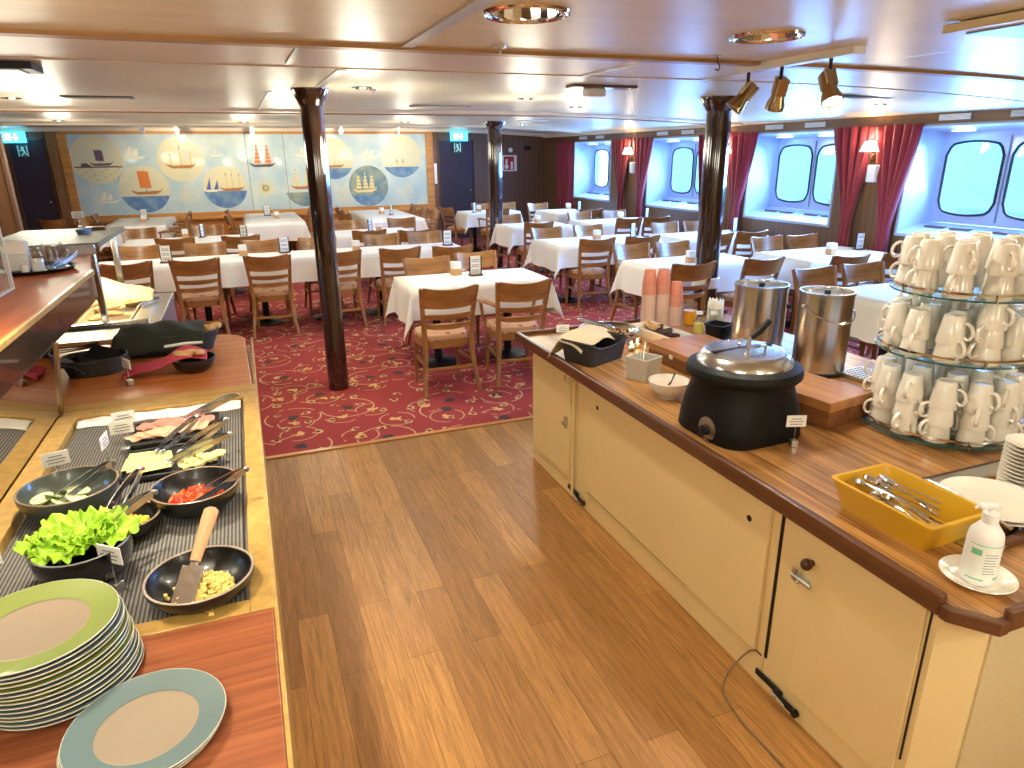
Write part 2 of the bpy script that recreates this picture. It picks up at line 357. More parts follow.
M_CHAIRV = wood('honey_beech_upright', rgb(170, 118, 68), rgb(128, 84, 46), 'Z', 8, 0.3, 0.35, 8)
M_CLOTH = mat('white_linen', rgb(238, 236, 232), 0.85, bump=(14, 0.25), sheen=0.2)
M_BLACK = mat('black_metal', rgb(22, 22, 24), 0.45, 0.3)
M_BLACKP = mat('black_enamel', rgb(15, 16, 18), 0.5, 0.0, spec=0.25, bump=(220, 0.15))
M_BOWL = mat('black_stoneware', rgb(17, 16, 16), 0.35, coat=0.15)
M_RIM = mat('brown_glazed_rim', rgb(140, 118, 98), 0.3)
M_STEEL = mat('brushed_steel', rgb(204, 206, 210), 0.22, 1.0, bump=(60, 0.12, (1, 1, 0.02)))
M_STEELH = mat('satin_steel', rgb(200, 198, 192), 0.33, 1.0)
M_CHROME = mat('polished_chrome', rgb(225, 225, 228), 0.08, 1.0)
M_BRASS = mat('brushed_brass', rgb(176, 150, 110), 0.25, 1.0)
M_GOLD = mat('mustard_edging', rgb(198, 158, 84), 0.42, var=(30, 0.25), coat=0.2)
M_TANEDGE = mat('tan_laminate', rgb(196, 152, 84), 0.45, var=(12, 0.15))
M_MAT = stripes('ribbed_grey_mat', rgb(132, 128, 122), rgb(58, 56, 56), 105.0, 'X', 0.55, rough=0.8, bump=0.5)
M_REDWOOD = wood('mahogany_laminate', rgb(166, 98, 64), rgb(128, 70, 44), 'X', 9, 0.32, 0.25, 26)
M_REDWOODY = wood('mahogany_laminate_lengthwise', rgb(200, 108, 60), rgb(168, 84, 44), 'Y', 6, 0.5, 0.08, 12)
M_CREAM = mat('cream_painted_panel', rgb(232, 210, 158), 0.42, var=(3, 0.04))
M_CREAME = mat('speckled_beige_laminate', rgb(212, 196, 158), 0.5, var=(160, 0.12))
M_DKWOOD = wood('dark_walnut_edging', rgb(104, 64, 40), rgb(74, 42, 26), 'Y', 6, 0.35, 0.3)
M_BOXWOOD = wood('walnut_box', rgb(146, 94, 56), rgb(104, 64, 36), 'Y', 6, 0.4, 0.1)
M_WHITE = mat('white_porcelain', rgb(240, 234, 224), 0.18, coat=0.4)
M_WPLAST = mat('white_plastic', rgb(232, 232, 232), 0.4)
M_PAPER = mat('white_paper', rgb(244, 242, 238), 0.8)
M_INK = mat('grey_print', rgb(140, 140, 142), 0.8)
M_GREENINK = mat('green_print', rgb(120, 190, 150), 0.7)
M_PILLAR = mat('dark_brown_lacquered_steel', rgb(50, 29, 20), 0.12, 0.0, coat=1.0)
M_DOOR = mat('dark_aubergine_door', rgb(48, 34, 52), 0.5)
M_CURT = mat('crimson_curtain', rgb(132, 16, 36), 0.75, sheen=0.3, bump=(40, 0.1))
M_RECESS = mat('daylight_tinted_moulding', rgb(180, 192, 216), 0.3, coat=0.3)  # white moulding, with the blue of the daylight mixed into its base colour
M_RUBBER = mat('dark_rubber_gasket', rgb(28, 34, 36), 0.5)
M_PANE = glass('window_glass', (0.95, 0.98, 1, 1))
M_PLEXI = glass('clear_acrylic', (0.94, 0.96, 0.95, 1))
M_SHELFGLASS = glass('greenish_shelf_glass', (0.82, 0.93, 0.92, 1))
M_JARGLASS = glass('jar_glass', (0.90, 0.92, 0.90, 1), 0.03, 1.2)
M_GLASSEDGE = mat('teal_glass_edge', rgb(40, 92, 98), 0.1, coat=0.6)
M_MIRROR = mat('mirror', rgb(200, 196, 188), 0.02, 1.0)
M_FASCIA = mat('glossy_brown_fascia', rgb(70, 48, 30), 0.22, 0.2, coat=0.6, var=(2.5, 0.35))
M_NAVY = mat('navy_napkin', rgb(28, 32, 52), 0.9, sheen=0.2)
M_DKGREEN = mat('dark_green_cloth', rgb(40, 46, 40), 0.9, bump=(18, 0.3))
M_RED = mat('rose_red_napkin', rgb(196, 70, 92), 0.85)
M_BREAD = mat('bread_crust', rgb(222, 178, 120), 0.8, bump=(30, 0.5), var=(14, 0.25))
M_LINEN = mat('cream_linen_cloth', rgb(224, 208, 180), 0.9, bump=(20, 0.3))
M_WICKER = mat('black_wicker', rgb(64, 62, 60), 0.5, bump=(110, 1.0, (1, 1, 1.6)), var=(110, 0.88, (1, 1, 1.8)))
M_TAUPE = mat('taupe_glaze', rgb(156, 142, 126), 0.16, coat=0.5)
M_RIMGREEN = mat('olive_green_glaze', rgb(134, 150, 80), 0.2, coat=0.4)
M_RIMBLUE = mat('grey_blue_glaze', rgb(106, 126, 130), 0.2, coat=0.4)
M_TOM = mat('diced_tomato', rgb(226, 66, 34), 0.3, var=(60, 0.3))
M_CORN = mat('yellow_pineapple_chunks', rgb(246, 206, 64), 0.35)
M_LETT = mat('frilly_green_lettuce', rgb(166, 214, 48), 0.5, var=(40, 0.35))
M_CUC = mat('cucumber_flesh', rgb(232, 236, 180), 0.35); M_BOWLG = mat('grey_green_glaze', rgb(70, 76, 70), 0.3, coat=.2)
M_CUCS = mat('cucumber_skin', rgb(110, 140, 66), 0.4)
M_EGG = mat('scrambled_egg', rgb(250, 224, 134), 0.5, var=(50, 0.15))
M_HAM = mat('pink_ham', rgb(228, 140, 124), 0.4, var=(26, 0.2))
M_TURK = mat('pale_turkey', rgb(236, 180, 148), 0.4, var=(26, 0.15))
M_CHEESE = mat('pale_yellow_cheese', rgb(246, 230, 146), 0.4)
M_SLATE = mat('black_slate', rgb(40, 42, 42), 0.4)
M_SPATW = mat('wooden_handle', rgb(206, 160, 116), 0.5)
M_TUB = mat('mustard_plastic', rgb(214, 166, 38), 0.35, coat=0.2)
M_GREYCER = mat('light_grey_ceramic', rgb(186, 180, 170), 0.5)
M_LAMPSH = mat('lit_white_lampshade', rgb(255, 246, 224), 0.8, emit=(1, 0.86, 0.66, 1), es=5)
M_BULB = mat('lit_lamp_lens', rgb(255, 246, 230), 0.5, emit=(1, 0.90, 0.76, 1), es=9)
M_EXIT = mat('lit_cyan_sign', rgb(60, 190, 210), 0.4, emit=(0.05, 0.62, 0.95, 1), es=2.4)
M_EXITW = mat('lit_white_pictogram', rgb(255, 255, 255), 0.4, emit=(0.8, 1, 1, 1), es=3.0)
M_SIGNG = mat('green_sign', rgb(30, 110, 90), 0.5)
M_SIGNR = mat('red_sign', rgb(176, 30, 40), 0.5)
M_GREYPL = mat('grey_plastic', rgb(120, 120, 122), 0.5)
M_FLAME = mat('candle_flame', rgb(255, 220, 120), 0.5, emit=(1, 0.72, 0.3, 1), es=8)
M_CUPS = mat('pink_patterned_paper', rgb(232, 150, 130), 0.7, var=(120, 0.25))
M_CUPSW = mat('pale_patterned_paper', rgb(228, 196, 184), 0.7, var=(120, 0.2))
M_OJ = mat('orange_juice', rgb(248, 170, 30), 0.3)
M_GLASSY = mat('pale_yellow_dressing', rgb(230, 214, 110), 0.3)
M_FRUIT = mat('brown_dried_fruit', rgb(120, 66, 40), 0.6, var=(60, 0.4))
def seat_mat():
    m = mat('floral_tapestry', rgb(190, 140, 106), 0.9); nt = m.node_tree; p = nt.nodes['Principled BSDF']; tc = N(nt, 'ShaderNodeTexCoord')
    v = N(nt, 'ShaderNodeTexVoronoi'); v.inputs['Scale'].default_value = 11; nt.links.new(tc.outputs['Object'], v.inputs['Vector'])
    n = N(nt, 'ShaderNodeTexNoise'); n.inputs['Scale'].default_value = 26; nt.links.new(tc.outputs['Object'], n.inputs['Vector'])
    f = math_node(nt, 'LESS_THAN', math_node(nt, 'ADD', v.outputs['Distance'], math_node(nt, 'MULTIPLY', n.outputs[0], 0.8)), 0.62)
    g = math_node(nt, 'LESS_THAN', math_node(nt, 'ADD', v.outputs['Distance'], math_node(nt, 'MULTIPLY', n.outputs[0], 0.5)), 0.36)
    c = mixc(nt, f, rgb(190, 150, 118), rgb(158, 78, 60)); c = mixc(nt, g, c, rgb(120, 100, 96)); nt.links.new(c, p.inputs['Base Color']); return m
M_SEAT = seat_mat()
def water_paint(name, c1, c2, s=3.0):
    m = mat(name, c1, 0.35, coat=0.35); nt = m.node_tree; p = nt.nodes['Principled BSDF']; tc = N(nt, 'ShaderNodeTexCoord')
    n = N(nt, 'ShaderNodeTexNoise'); n.inputs['Scale'].default_value = s; n.inputs['Detail'].default_value = 6; nt.links.new(tc.outputs['Object'], n.inputs['Vector'])
    rp = N(nt, 'ShaderNodeValToRGB'); rp.color_ramp.elements[0].position = 0.38; rp.color_ramp.elements[1].position = 0.62
    rp.color_ramp.elements[0].color = c1; rp.color_ramp.elements[1].color = c2; nt.links.new(n.outputs[0], rp.inputs[0]); nt.links.new(rp.outputs[0], p.inputs['Base Color']); return m
M_MURAL = water_paint('pale_blue_watercolour', rgb(168, 196, 208), rgb(200, 212, 208), 2.2)
M_MEDSKY = water_paint('cream_watercolour', rgb(220, 212, 170), rgb(206, 206, 182), 2.0)
M_MEDSEA = water_paint('blue_sea_watercolour', rgb(76, 116, 168), rgb(120, 152, 176), 6)
M_MEDGREY = water_paint('grey_green_watercolour', rgb(96, 128, 144), rgb(150, 160, 140), 5)
M_PBROWN = mat('painted_brown_hull', rgb(176, 116, 54), 0.5)
M_PORANGE = mat('painted_orange_sail', rgb(214, 120, 48), 0.5)
M_PPURPLE = mat('painted_purple_sail', rgb(104, 78, 104), 0.5)
M_PBLUE = mat('painted_blue_sail', rgb(74, 96, 176), 0.5)
M_PCREAM = mat('painted_cream_sail', rgb(226, 206, 150), 0.5)
M_PWHITE = mat('painted_white_line', rgb(232, 230, 206), 0.5)
M_PDARK = mat('painted_dark_line', rgb(92, 80, 76), 0.5)
M_COOL = mat('cool_soffit_light', rgb(200, 226, 255), 0.4, emit=(.55, .8, 1, 1), es=1.2)

# ================================================================== the room
def fill_plane(name, outer, holes, mat_, to3d, thick=None):
    bm = bmesh.new(); edges = []
    for loop in [outer] + holes:
        vs = [bm.verts.new((p[0], p[1], 0)) for p in loop]
        for i in range(len(vs)): edges.append(bm.edges.new((vs[i], vs[(i + 1) % len(vs)])))
    bmesh.ops.triangle_fill(bm, use_beauty=True, use_dissolve=False, edges=edges, normal=(0, 0, 1))
    for v in bm.verts: v.co = Vector(to3d(v.co.x, v.co.y))
    m = MB(); m.bm.free(); m.bm = bm
    return m
def circle(cx, cy, r, n=36): return [(cx + r * math.cos(2 * PI * i / n), cy + r * math.sin(2 * PI * i / n)) for i in range(n)]

o = MB().box(-6, 9.0, -3.5, 4.19, -0.06, 0).build('floor', M_FLOOR, smooth=False); struct(o)
o = MB().box(-6, 7.3, 4.19, 15.2, -0.06, 0.004).build('floor', M_CARPET, smooth=False); struct(o)
o = MB().box(-1.6, 3.2, 4.175, 4.215, 0.0, 0.010).build('trim_1', M_OAKTRIM, bev=0.003); struct(o)

# ceiling: near sheet has the two big round openings, the rest is crowned towards the side
R_BIG = 0.125
near = fill_plane('ceiling', [(-6, -3.5), (3.2, -3.5), (3.2, 3.18), (-6, 3.18)], [circle(x, y, R_BIG) for x, y, _ in NEAR], M_CEILN, lambda x, y: (x, y, 2.215 + 0.009 * y))
struct(near.build('ceiling', M_CEILN, smooth=False))
def ceil_patch(x0, x1, y0, y1, mt, dz=0.0, nx=24):
    m = MB(); m.grid(lambda u, v: (x0 + (x1 - x0) * u, y0 + (y1 - y0) * v, cz(x0 + (x1 - x0) * u, y0 + (y1 - y0) * v) + dz), nx, 1)
    return struct(m.build('ceiling', mt))
ceil_patch(3.2, 9.0, -3.5, 3.18, M_CEILN)
ceil_patch(-6, 7.3, 3.18, 4.05, M_CEILW)
ceil_patch(-6, 7.3, 4.05, 15.2, M_CEIL)
def ceil_strip(i, x0, x1, y0, y1, h, mt, dz=0.0):
    m = MB(); n = 20
    rings = []
    for k in range(n + 1):
        x = x0 + (x1 - x0) * k / n
        rings.append([(x, y0, cz(x, y0) + dz + .01), (x, y1, cz(x, y1) + dz + .01), (x, y1, cz(x, y1) + dz - h), (x, y0, cz(x, y0) + dz - h)])
    m.loft(rings); return struct(m.build('trim_%d' % i, mt, smooth=False))
ceil_strip(2, -6, 7.0, 3.13, 3.21, 0.016, M_BEAM)
ceil_strip(3, -6, 7.0, 4.03, 4.06, 0.006, M_CEILW)
ceil_strip(4, -6, 6.6, 8.10, 8.34, 0.028, M_CEILW)
ceil_strip(5, -6, 6.6, 8.34, 8.40, 0.040, M_BEAM)
ceil_strip(6, -6, 6.6, 12.6, 12.8, 0.03, M_CEILW)
ceil_strip(7, -6, 6.6, 14.80, 15.0, 0.06, M_CEILW)
# aluminium joint strips running forward in the ceiling
for i, (x, y0, y1, w) in enumerate([(0.74, 1.6, 3.12, 0.055), (0.60, 4.10, 5.2, 0.05), (0.31, 3.23, 3.9, 0.03), (0.3, 5.7, 8.1, 0.03), (2.02, 3.22, 4.03, 0.012), (2.9, 3.22, 4.03, 0.02)]):
    struct(MB().box(x - w / 2, x + w / 2, y0, y1, -0.006, 0.006).build('trim_%d' % (20 + i), M_STEELH, loc=(0, 0, 2.213), rot=(0.009, 0, 0), smooth=False))

# end wall with mural bay
YB = 15.0
D1 = (-3.73, -3.13); D2 = (4.10, 4.94)
w = MB()
w.box(-6, D1[0], YB, YB + .1, 0, 2.6); w.box(D1[0], D1[1], YB, YB + .1, 2.17, 2.6); w.box(D1[1], -2.9, YB, YB + .1, 0, 2.6)
w.box(-2.9, 3.95, YB, YB + .1, 2.30, 2.6); w.box(-2.9, 3.95, YB + .05, YB + .1, 0.7, 2.30); w.box(3.95, D2[0], YB, YB + .1, 0, 2.6)
w.box(D2[0], D2[1], YB, YB + .1, 2.13, 2.6); w.box(D2[1], 6.7, YB, YB + .1, 0, 2.6)
struct(w.build('wall_back', M_PANELB, smooth=False))
struct(MB().box(-2.9, 3.95, YB - .03, YB + .1, 0, 0.70).build('wall_back', stripes('oak_dado_boards', rgb(198, 128, 62), rgb(170, 100, 44), 9, 'X', .93), smooth=False))
struct(MB().box(-2.95, 4.0, YB - .10, YB + .02, 0.66, 0.72).build('trim_8', M_OAKTRIM, bev=.008))
struct(MB().box(-3.10, -2.92, YB - .06, YB + .02, 0, 2.45).build('trim_9', wood('oak_post', rgb(150, 106, 66), rgb(120, 82, 50), 'Z'), bev=.006))
struct(MB().box(3.97, 4.06, YB - .05, YB + .02, 0, 2.4).build('trim_10', wood('oak_post_right', rgb(120, 84, 60), rgb(96, 66, 46), 'Z'), bev=.006))
for i, (a, b, h_) in enumerate([(D1[0], D1[1], 2.17), (D2[0], D2[1], 2.13)]):
    root = bpy.data.objects.new('door_%d' % (i + 1), None); COL.objects.link(root); root['kind'] = 'structure'; root.location = ((a + b) / 2, YB + .02, 0); hw = (b - a) / 2
    MB().box(-hw + .02, hw - .02, 0, .04, 0.01, h_ - .02).build('door_leaf', M_DOOR, root, smooth=False)
    fr = MB().box(-hw, -hw + .03, -.03, .05, 0, h_).box(hw - .03, hw, -.03, .05, 0, h_).box(-hw, hw, -.03, .05, h_ - .03, h_); fr.build('door_frame', M_DKWOOD, root, smooth=False)
    MB().sphere(0.028, (hw - .11, -.03, 1.07)).build('door_knob', M_CHROME, root)
# partition post behind the cold buffet at the left
struct(MB().box(-3.4, -2.31, 9.0, 9.08, 0, 2.4).build('wall_left', stripes('wood_grain_partition', rgb(116, 78, 46), rgb(92, 60, 36), 9, 'X', .9), smooth=False))
struct(MB().box(-2.31, -2.28, 8.99, 9.09, 0, 2.4).build('trim_11', M_PANELB, smooth=False))
struct(MB().box(-6.1, -6, -3.5, 15.1, 0, 2.5).build('wall_left', M_PANEL, smooth=False))
struct(MB().box(-6, 9.1, -3.6, -3.5, 0, 2.5).build('wall_front', M_CREAM, smooth=False))
struct(MB().box(9.0, 9.1, -3.6, 3.0, 0, 2.5).build('wall_right', M_CREAM, smooth=False))
struct(MB().box(XW, 9.1, 2.9, 3.0, 0, 2.5).build('wall_right', M_CREAM, smooth=False))

# ship's side panelling with window openings
WZ0, WZ1, WH = 0.955, 2.02, 0.75
w = MB(); ys = [3.0]
for c, k in WIN: ys += [c - WH, c + WH]
ys.append(15.05)
for i in range(0, len(ys), 2): w.box(XW, XW + .06, ys[i], ys[i + 1], 0, 2.4)
for c, k in WIN: w.box(XW, XW + .06, c - WH, c + WH, 0, WZ0).box(XW, XW + .06, c - WH, c + WH, WZ1, 2.4)
struct(w.build('wall_right', M_PANEL, smooth=False))
struct(MB().box(XW - .03, XW, 3.0, 15, 0, 0.10).build('baseboard_right', M_DKWOOD, bev=.004))
def stadium(cy, cz_, hw, hh, n=8, bulge=0.0):
    # pane outline: straight sides, shallow arched top and bottom with round shoulders
    pts = []
    r = 0.09; e = 0.045
    for sgn in (1, -1):
        for k in range(0, 19):
            t = k / 18; y = hw * (1 - 2 * t) * sgn
            a = abs(y) / hw; z = hh - e * a ** 2 - r * max(0, (a - .72) / .28) ** 2.6
            pts.append((cy + y, cz_ + sgn * z))
    return pts
def side_window(c, k):
    root = bpy.data.objects.new('window_' + k, None); COL.objects.link(root); root['kind'] = 'structure'; root.location = (XW, c, 0)
    # moulded recess lining
    m = MB(); o_ = [(-WH, WZ0), (WH, WZ0), (WH, WZ1), (-WH, WZ1)]; i_ = [(-.71, 1.06), (.71, 1.06), (.71, 1.97), (-.71, 1.97)]
    l_ = [(-WH - .035, WZ0 - .035), (WH + .035, WZ0 - .035), (WH + .035, WZ1 + .03), (-WH - .035, WZ1 + .03)]
    rings = [[(0.0, p[0], p[1]) for p in l_], [(-.018, p[0], p[1]) for p in l_], [(-.018, p[0], p[1]) for p in o_], [(.41, p[0], p[1]) for p in i_]]
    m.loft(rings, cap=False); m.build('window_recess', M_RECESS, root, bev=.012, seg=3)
    panes = [(-.345, 1.515), (.345, 1.515)]
    hs = [stadium(a, b, .30, .365) for a, b in panes]
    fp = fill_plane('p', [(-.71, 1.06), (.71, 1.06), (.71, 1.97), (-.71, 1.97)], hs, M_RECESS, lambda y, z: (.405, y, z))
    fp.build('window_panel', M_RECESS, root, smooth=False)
    for h_ in hs:
        g = MB(); g.tube([(.40, p[0], p[1]) for p in h_] + [(.40,) + h_[0]], .013, 6, up=(1, 0, 0)); g.build('window_gasket', M_RUBBER, root)
        big = h_
        gl = MB(); v0 = [gl.bm.verts.new((.415, p[0], p[1])) for p in big]; gl.bm.faces.new(v0); gl.build('window_pane', M_PANE, root, smooth=False)
    # round cool light set in the soffit of the recess
    for yy in (-.36, .36):
        MB().lathe([(.105, 1.985), (.10, 1.972), (0, 1.972)], 24, (.20, yy, 0)).build('soffit_light', M_COOL, root)
        add_light('soffit_lamp', 'AREA', (XW + .20, c + yy, 1.965), 2.4, color=(0.12, 0.36, 1.0), size=.18)
    # mullion joint, slotted vents in the sill, round light in the soffit
    MB().box(.392, .40, -.006, .006, 1.10, 1.93).build('window_joint', M_GREYPL, root)
    v = MB()
    for yy in [(-.60, -.40), (-.34, -.12), (.12, .34), (.40, .62)]: v.box(.22, .30, yy[0], yy[1], 1.017, 1.035, M=None)
    v.build('window_vent', mat('brown_vent_slots_' + k, rgb(110, 88, 84), 0.6), root)
for c, k in WIN: side_window(c, k)
# the hull outside closes the gaps round the windows
hb = MB()
hb.box(XW + .45, XW + .55, 3.0, 15.1, -1, 1.05).box(XW + .45, XW + .55, 3.0, 15.1, 1.98, 2.6)
ys2 = [3.0]
for c, k in WIN: ys2 += [c - .72, c + .72]
ys2.append(15.1)
for i in range(0, len(ys2), 2): hb.box(XW + .45, XW + .55, ys2[i], ys2[i + 1], 1.05, 1.98)
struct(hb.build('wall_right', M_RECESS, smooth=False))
# wood valance band with white louvres over the windows
struct(MB().box(XW - .05, XW, 3.0, 14.9, 2.045, 2.30).build('trim_12', wood('valance_wood', rgb(116, 76, 46), rgb(92, 58, 34), 'Y'), smooth=False))
struct(MB().box(XW - .06, XW - .05, 3.0, 14.9, 2.150, 2.30).build('trim_13', M_CEILW, loc=(0, 0, 0), smooth=False))
def louvre():
    t = thing('air_louvre', 'white slatted air louvre above the side windows', 'air vent', group='white louvres above the windows')
    m = MB().box(-.012, 0, -.17, .17, -.03, .03); m.build('vent_frame', M_GREYPL, t, bev=.003)
    for q in range(5): MB().box(-.02, -.012, -.16, .16, -.025 + q * .011, -.018 + q * .011).build('vent_slat', M_WPLAST, t)
    return t
LV = Maker(louvre())
WN = {'1': 'the nearest side window', '2': 'the second side window from the buffet', '3': 'the third side window from the buffet', '4': 'the farthest side window'}
for c, k in WIN:
    for s, nm in ((-.42, 'right'), (.28, 'left')):
        LV('white slatted air louvre over the %s pane of %s' % (nm, WN[k]), (XW - .05, c + s, 2.10), group='white louvres above the windows')

# world outside: quay, building, water
o = tag(MB().box(12, 60, -40, 60, -4.1, -4.0).build('harbour_water', mat('grey_green_water', rgb(120, 150, 160), 0.2), smooth=False), kind='structure')
qb = thing('quay_building', 'pale harbour building outside the side windows', 'building', (24, 6, -4))
MB().box(0, 8, -30, 32, 0, 8.2).build('wall', mat('pale_green_render', rgb(140, 204, 204), .7), qb, smooth=False)
MB().box(-.3, 8.3, -30.5, 32.5, 8.2, 9.1).build('roof', mat('white_roof_edge', rgb(245, 245, 245), .6), qb, smooth=False)
for q in range(10): MB().box(-.05, .02, -27 + q * 6, -24.4 + q * 6, 2.2, 3.8).build('window', mat('building_window', rgb(120, 150, 160), .2) if q == 0 else bpy.data.materials['building_window'], qb, smooth=False)
dv = MB().cyl((8.6, 14.9, 3.4), (8.6, 12.0, -0.6), .09, n=4); tag(dv.build('davit_strut', mat('grey_painted_steel', rgb(150, 150, 160), .5)), 'grey diagonal strut seen through the third window from the buffet', 'strut')

# curtains
CN = 0
def curtain(label, yt0, yt1, yb0, yb1, x=6.52, folds=5, tie=0.2):
    m = MB(); zt, zb = 2.055, 0.70; ph = random.random() * 6
    def fn(u, v):
        z = zt + (zb - zt) * v
        s = min(1, v / (1 - tie)); s = s * s * (3 - 2 * s) * .55 + s * .45
        a = yt0 + (yb0 - yt0) * s; b = yt1 + (yb1 - yt1) * s
        if v > 1 - tie: q = (v - 1 + tie) / tie; a -= (b - a) * .10 * q; b += (b - a) * .10 * q
        y = a + (b - a) * u
        amp = .028 + .012 * s
        return (x + amp * math.sin(u * folds * 2 * PI + ph + v * .8) + .01 * math.sin(u * 23 + v * 3), y + .012 * math.sin(u * folds * 4 * PI + ph), z)
    m.grid(fn, folds * 10, 16)
    o = m.build('curtain', M_CURT, solid=.006, ang=180); tag(o, label, 'curtain', 'crimson curtains along the ship side'); return o
curtain('crimson curtain gathered on the left of the lit wall lamp nearest the mugs', 5.86, 6.47, 6.05, 6.15)
curtain('crimson curtain gathered on the right of the lit wall lamp nearest the mugs', 5.32, 5.88, 5.52, 5.63)
curtain('crimson curtain on the far side of the gap behind the right pillar', 8.38, 9.02, 8.78, 8.88)
curtain('crimson curtain hanging just right of the right pillar', 7.76, 8.40, 8.02, 8.13)
curtain('crimson curtain on the left of the far lit wall lamp', 11.0, 11.66, 11.26, 11.36)
curtain('crimson curtain on the right of the far lit wall lamp', 10.32, 10.98, 10.58, 10.68)
curtain('dark crimson curtain drawn straight in the far corner by the end wall', 13.42, 14.2, 13.42, 14.1, x=6.56, tie=.01)
# curtain tie hooks and wall lamps
def wall_lamp(label, y):
    t = thing('wall_lamp', label, 'wall lamp', (XW - .012, y, 1.72), 0, 'lit wall lamps between the curtains')
    MB().cyl((0, 0, 0), (-.012, 0, 0), .035, n=16).build('wall_plate', M_BRASS, t)
    MB().tube([(-.01, 0, 0), (-.06, 0, -.03), (-.12, 0, -.02), (-.14, 0, .03), (-.14, 0, .08)], .008).build('lamp_arm', M_BRASS, t)
    MB().tube([(-.02, 0, -.01), (-.05, 0, .05), (-.09, 0, .03), (-.10, 0, -.02)], .005).build('lamp_scroll', M_BRASS, t)
    MB().lathe([(.095, .07), (.055, .175), (.052, .175), (.09, .07)], 20, (-.14, 0, 0)).build('lamp_shade', M_LAMPSH, t)
    add_light('wall_lamp_bulb', 'POINT', (XW - .16, y, 1.93), 5, size=.03, color=(1, .72, .42)); return t
wall_lamp('lit wall lamp with a white shade in front of the curtains beside the mugs', 5.86)
wall_lamp('lit wall lamp with a white shade between the far pair of curtains', 10.98)
wall_lamp('lit wall lamp half hidden behind the right pillar', 8.32)
for y, l in ((5.80, 'small white wall box below the lamp beside the mugs'), (10.86, 'small white wall box below the far lit wall lamp')):
    t = thing('wall_box', l, 'wall box', (XW - .10, y, 1.56)); MB().box(-.05, .05, -.06, .06, -.09, .09).build('box_cover', M_WPLAST, t, bev=.012); MB().tube([(0, 0, -.09), (.01, .02, -.13), (.03, -.02, -.12)], .004).build('box_cable', M_GREYPL, t)

# pillars
def pillar(label, x, y, r, collar=None):
    t = thing('pillar', label, 'pillar', (x, y, 0)); z = cz(x, y)
    MB().lathe([(r, 0), (r, z - .10)], 32).build('shaft', M_PILLAR, t)
    MB().lathe([(r + .002, z - .115), (r * 1.15, z - .09), (r * 1.62, z - .012), (r * 1.62, z), (0, z)], 32).build('capital', M_PILLAR, t)
    if collar: MB().lathe([(r + .006, collar), (r + .018, collar + .01), (r + .02, collar + .09), (r + .004, collar + .10)], 32).build('collar', M_WPLAST, t)
pillar('dark brown lacquered round pillar standing on the red carpet left of the front table', .56, 5.42, .082)
pillar('dark brown round pillar far back beside the dark door', 3.91, 10.83, .11)
pillar('dark brown round pillar with a white collar behind the pink paper cups', 3.99, 5.27, .108, .595)
# ------------------------------------------------------------------ ceiling fittings
def small_downlight():
    t = thing('ceiling_downlight', '', 'ceiling light')
    MB().torus(.075, .005, n=28).build('trim_ring', M_CHROME, t)
    MB().lathe([(.072, 0), (.05, .003), (0, .003)], 28).build('reflector', M_CHROME, t)
    MB().lathe([(.022, .003), (.020, -.004), (0, -.005)], 16).build('lamp_lens', M_BULB, t)
    return t
DL = Maker(small_downlight())
names = ['over the left end of the long white table', 'over the left tables by the mural', 'over the middle tables by the mural', 'just behind the smoke detector',
         'right of the smoke detector', 'over the tables by the nearest windows', 'over the tables in front of the dark door', 'high over the leftmost lengthwise table',
         'high over the middle lengthwise table', 'high over the right lengthwise table', 'over the far tables by the far windows', 'in the far row before the end wall', 'right of the left pillar']
for (x, y), n_ in zip(DOWN, names): DL('small round downlight in the ceiling ' + n_, (x, y, cz(x, y) - .004), group='small round ceiling downlights')
for (x, y, _e), n_ in zip(NEAR, ('large round chrome downlight at the top centre of the ceiling', 'large round chrome downlight left of the track spotlights')):
    t = thing('large_downlight', n_, 'ceiling light', (x, y, cz(x, y)))
    MB().torus(.135, .011, n=40).build('trim_ring', M_CHROME, t)
    m = MB(); n = 24
    rings = []
    for j, (r, z) in enumerate([(.128, 0), (.118, .04), (.10, .08), (.075, .11)]):
        rings.append([(r * (1 if i % 2 else .955) * math.cos(2 * PI * i / n), r * (1 if i % 2 else .955) * math.sin(2 * PI * i / n), z) for i in range(n)])
    m.loft(rings, cap=False); m.build('faceted_reflector', M_CHROME, t, smooth=False)
    MB().lathe([(.076, .11), (0, .11)], 24).build('reflector_top', M_CHROME, t)
    MB().lathe([(.03, .11), (.03, .05), (.022, .03), (0, .028)], 16).build('lamp_lens', M_BULB, t)
# track with three spotlights
t = thing('track_spotlights', 'white ceiling track carrying three spotlights, one of them lit', 'track light', (2.64, 2.93, cz(2.64, 2.93)))
MB().box(-.035, .035, -.40, .40, -.035, .02).build('track', M_WPLAST, t, bev=.004)
def spot(dy, dirv, mt, lit=False, s=1.0):
    b = MB().cyl((0, dy, -.035), (0, dy, -.10), .009).sphere(.016, (0, dy, -.10)); b.build('swivel_arm', M_BLACK, t)
    d = Vector(dirv).normalized(); p = Vector((0, dy, -.125)) + Vector((0, 0, -.01)); q = d.to_track_quat('Z', 'Y').to_matrix().to_4x4(); M = Matrix.Translation(p) @ q
    body = MB(); body.lathe([(0, -.05), (.028, -.05), (.034, -.04), (.034, .045), (.046, .075), (.048, .105), (.043, .105), (.036, .08)], 24, M=M)
    body.box(-.026, .026, -.034, .034, -.05, .03, M=M)
    b = body.build('spot_head', mt, t)
    MB().lathe([(0, .09), (.042, .098)], 20, M=M).build('spot_lens', M_BULB if lit else M_CHROME, b)
spot(.33, (-.55, .25, -.75), M_BRASS); spot(.08, (.10, .35, -.9), M_BRASS); spot(-.24, (-.12, -.50, -.86), M_BRASS, True)
s = add_light('track_lamp', 'SPOT', (2.66, 2.66, 2.05), 45, size=.04, spot=1.5, blend=.7, color=(1, .88, .70)); aim(s, (2.62, 1.9, .8))
